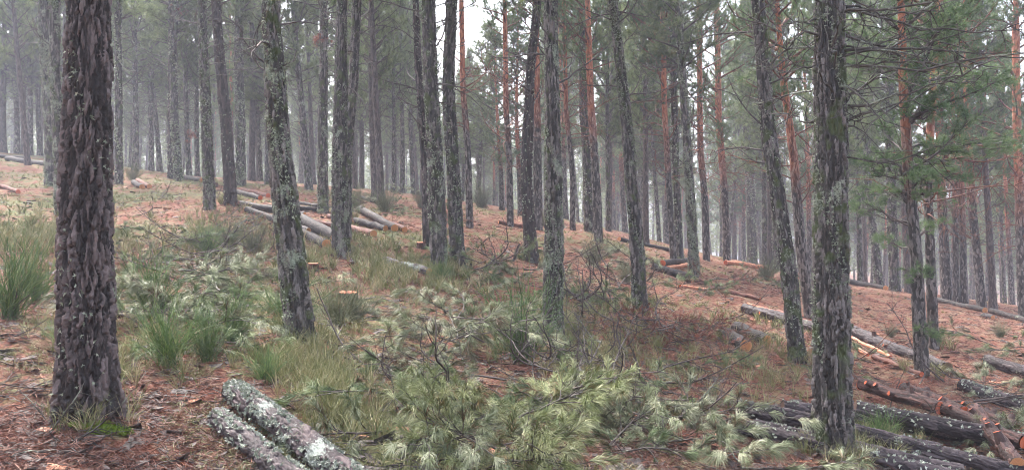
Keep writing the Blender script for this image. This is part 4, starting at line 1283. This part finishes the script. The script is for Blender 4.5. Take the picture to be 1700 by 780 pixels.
def chips():
    mb = MB()
    x, y = scatter(5200, dmin=4.5, dmax=30, power=.7)
    z = gz(x, y) + .012
    for i in range(len(x)):
        L = .03 + .09 * rng.random(); a = rng.random() * 6.28
        d = np.array([np.cos(a), np.sin(a), rng.normal() * .15]) * L
        s = np.array([-np.sin(a), np.cos(a), rng.normal() * .5]) * L * .28
        c = np.array([x[i], y[i], z[i]]); u = np.array([0, 0, .006])
        v = [c - d - s * .6, c - d * .8 + s, c + d + s * .7, c + d * .9 - s]
        vv = [q + u for q in v]
        mb.add(v + vv, q=[(4,5,6,7),(0,1,5,4),(1,2,6,5),(2,3,7,6),(3,0,4,7)], r=rng.random(), m=int(rng.random() < .05))
    o = obj('bark_litter', mb.mesh('bark_litter', [M['limb_dark'], M['peeled']], False)); o['kind'] = 'stuff'
    o['label'] = 'scattered bark flakes and orange chips on the forest floor'; o['category'] = 'litter'
chips()
def twig_litter():
    mb = MB()
    x, y = scatter(2600, dmin=4.5, dmax=26, power=.7)
    for i in range(len(x)):
        a = rng.random() * 6.28
        P = curve((x[i], y[i], 0), (np.cos(a), np.sin(a), 0), .15 + .45 * rng.random(), 5, 1.2, 0, .3)
        P[:, 2] = gz(P[:, 0], P[:, 1]) + .012 + .04 * rng.random(6)
        tube(mb, P, np.linspace(.0045, .002, 6) * max(1, y[i] / 12), 4, m=int(rng.integers(3)))
    o = obj('twig_litter', mb.mesh('twig_litter', [M['limb_dark'], M['limb_lich'], M['limb']])); o['kind'] = 'stuff'
    o['label'] = 'small fallen twigs strewn over the needle litter'; o['category'] = 'litter'
twig_litter()
def grass():
    x, y = scatter(26000, dmin=4.5, dmax=45, power=.6)
    # extra tussocks where the photo has long grass
    for (cx, cy, sx, sy, n) in [(c_[0], c_[1], c_[2], c_[3], int(c_[4] * .55)) for c_ in [(540,640,35,30,500),(500,600,40,20,200),(200,600,90,40,250),(330,400,90,25,500),(640,430,60,20,400),(690,470,60,20,400),(470,470,60,60,500),
                                (980,580,80,30,600),(60,400,70,30,700),(730,455,12,4,120),(930,540,20,10,150),(1250,640,80,30,240),(1460,740,30,18,260),(560,700,40,30,300),(1190,560,50,20,200)]]:
        q = np.array([hit(cx + u * sx, min(cy + v * sy, 800))[:2] for u, v in np.clip(rng.normal(size=(n // 4, 2)), -2, 2)])
        q = np.repeat(q, 4, 0) + rng.normal(size=(len(q) * 4, 2)) * .09
        x = np.r_[x, q[:, 0]]; y = np.r_[y, q[:, 1]]
    for a_, b_ in MOUNDS:
        an = rng.random(26) * 6.28; ra = .2 + .14 * rng.random(26)
        x = np.r_[x, a_ + ra * np.cos(an)]; y = np.r_[y, b_ + ra * np.sin(an)]
    n0 = 26000
    g = green_bias(x, y) + (fbm(x * 1.6, y * 1.6, 90) - .5) * .9
    k = (g > .56); k[n0:] = True
    x, y, g = x[k], y[k], g[k]; extra = np.arange(len(x)) >= k[:n0].sum()
    z = gz(x, y)
    D = np.c_[rng.normal(0, .15, len(x)), rng.normal(0, .15, len(x)), np.ones(len(x))]
    mb = MB()
    P = np.c_[x, y, z]
    w = .0045
    e = extra & (y < 14)
    tufts(mb, P[e], D[e], 12, .26, .0042, .5, .7, 2, .03)
    e = extra & (y >= 14)
    tufts(mb, P[e], D[e], 12, .28, .009, .5, .7, 2, .03)
    e = ~extra & (y < 14)
    tufts(mb, P[e], D[e], 9, .10, .0038, .9, 1.0, 2, .02)
    e = ~extra & (y >= 14)
    tufts(mb, P[e], D[e], 8, .15, .011, .9, .8, 2, .02)
    o = obj('grass', mb.mesh('grass', M['grass'], False)); o['kind'] = 'stuff'
    o['label'] = 'green and straw-coloured grass growing through the litter'; o['category'] = 'grass'
grass()

# ---------------------------------------------------------------- haze
def haze():
    mb = MB()
    x0, x1, y0, y1, z0, z1 = -420, 420, -60, 420, gmin - 1.0, 34
    v = [(x0,y0,z0),(x1,y0,z0),(x1,y1,z0),(x0,y1,z0),(x0,y0,z1),(x1,y0,z1),(x1,y1,z1),(x0,y1,z1)]
    mb.add(v, q=[(0,3,2,1),(4,5,6,7),(0,1,5,4),(1,2,6,5),(2,3,7,6),(3,0,4,7)])
    m = bpy.data.materials.new('haze'); m.use_nodes = True
    nt = m.node_tree; nt.nodes.clear()
    out = nt.nodes.new('ShaderNodeOutputMaterial'); pv = nt.nodes.new('ShaderNodeVolumePrincipled')
    pv.inputs['Color'].default_value = (.80, .84, 1, 1)
    pv.inputs['Density'].default_value = .0019
    pv.inputs['Anisotropy'].default_value = .2
    nt.links.new(pv.outputs[0], out.inputs['Volume'])
    o = obj('haze', mb.mesh('haze', m, False)); o['kind'] = 'stuff'
    o['label'] = 'thin pale mist filling the pine wood'
haze()
# helpers never used in the picture are removed
for src in VAR + VARS + sum(PROTO.values(), []) + sum(FB.values(), []) + BR + BD:
    if src.name not in used:
        for ch in list(src.children): bpy.data.objects.remove(ch)
        bpy.data.objects.remove(src)
for o in bpy.data.objects:
    for k in ('r0', 'lx'):
        if k in o: del o[k]
print('OBJS', len(bpy.data.objects), 'VERTS', sum(len(m.vertices) for m in bpy.data.meshes))
for nme, (x, y) in {'A':(147,705),'C':(497,560),'E':(730,452),'M':(383,341),'far':(600,312),'R':(1153,455),'L':(1530,622),'r':(1700,527),'l':(5,251)}.items():
    print(nme, hit(x, y))
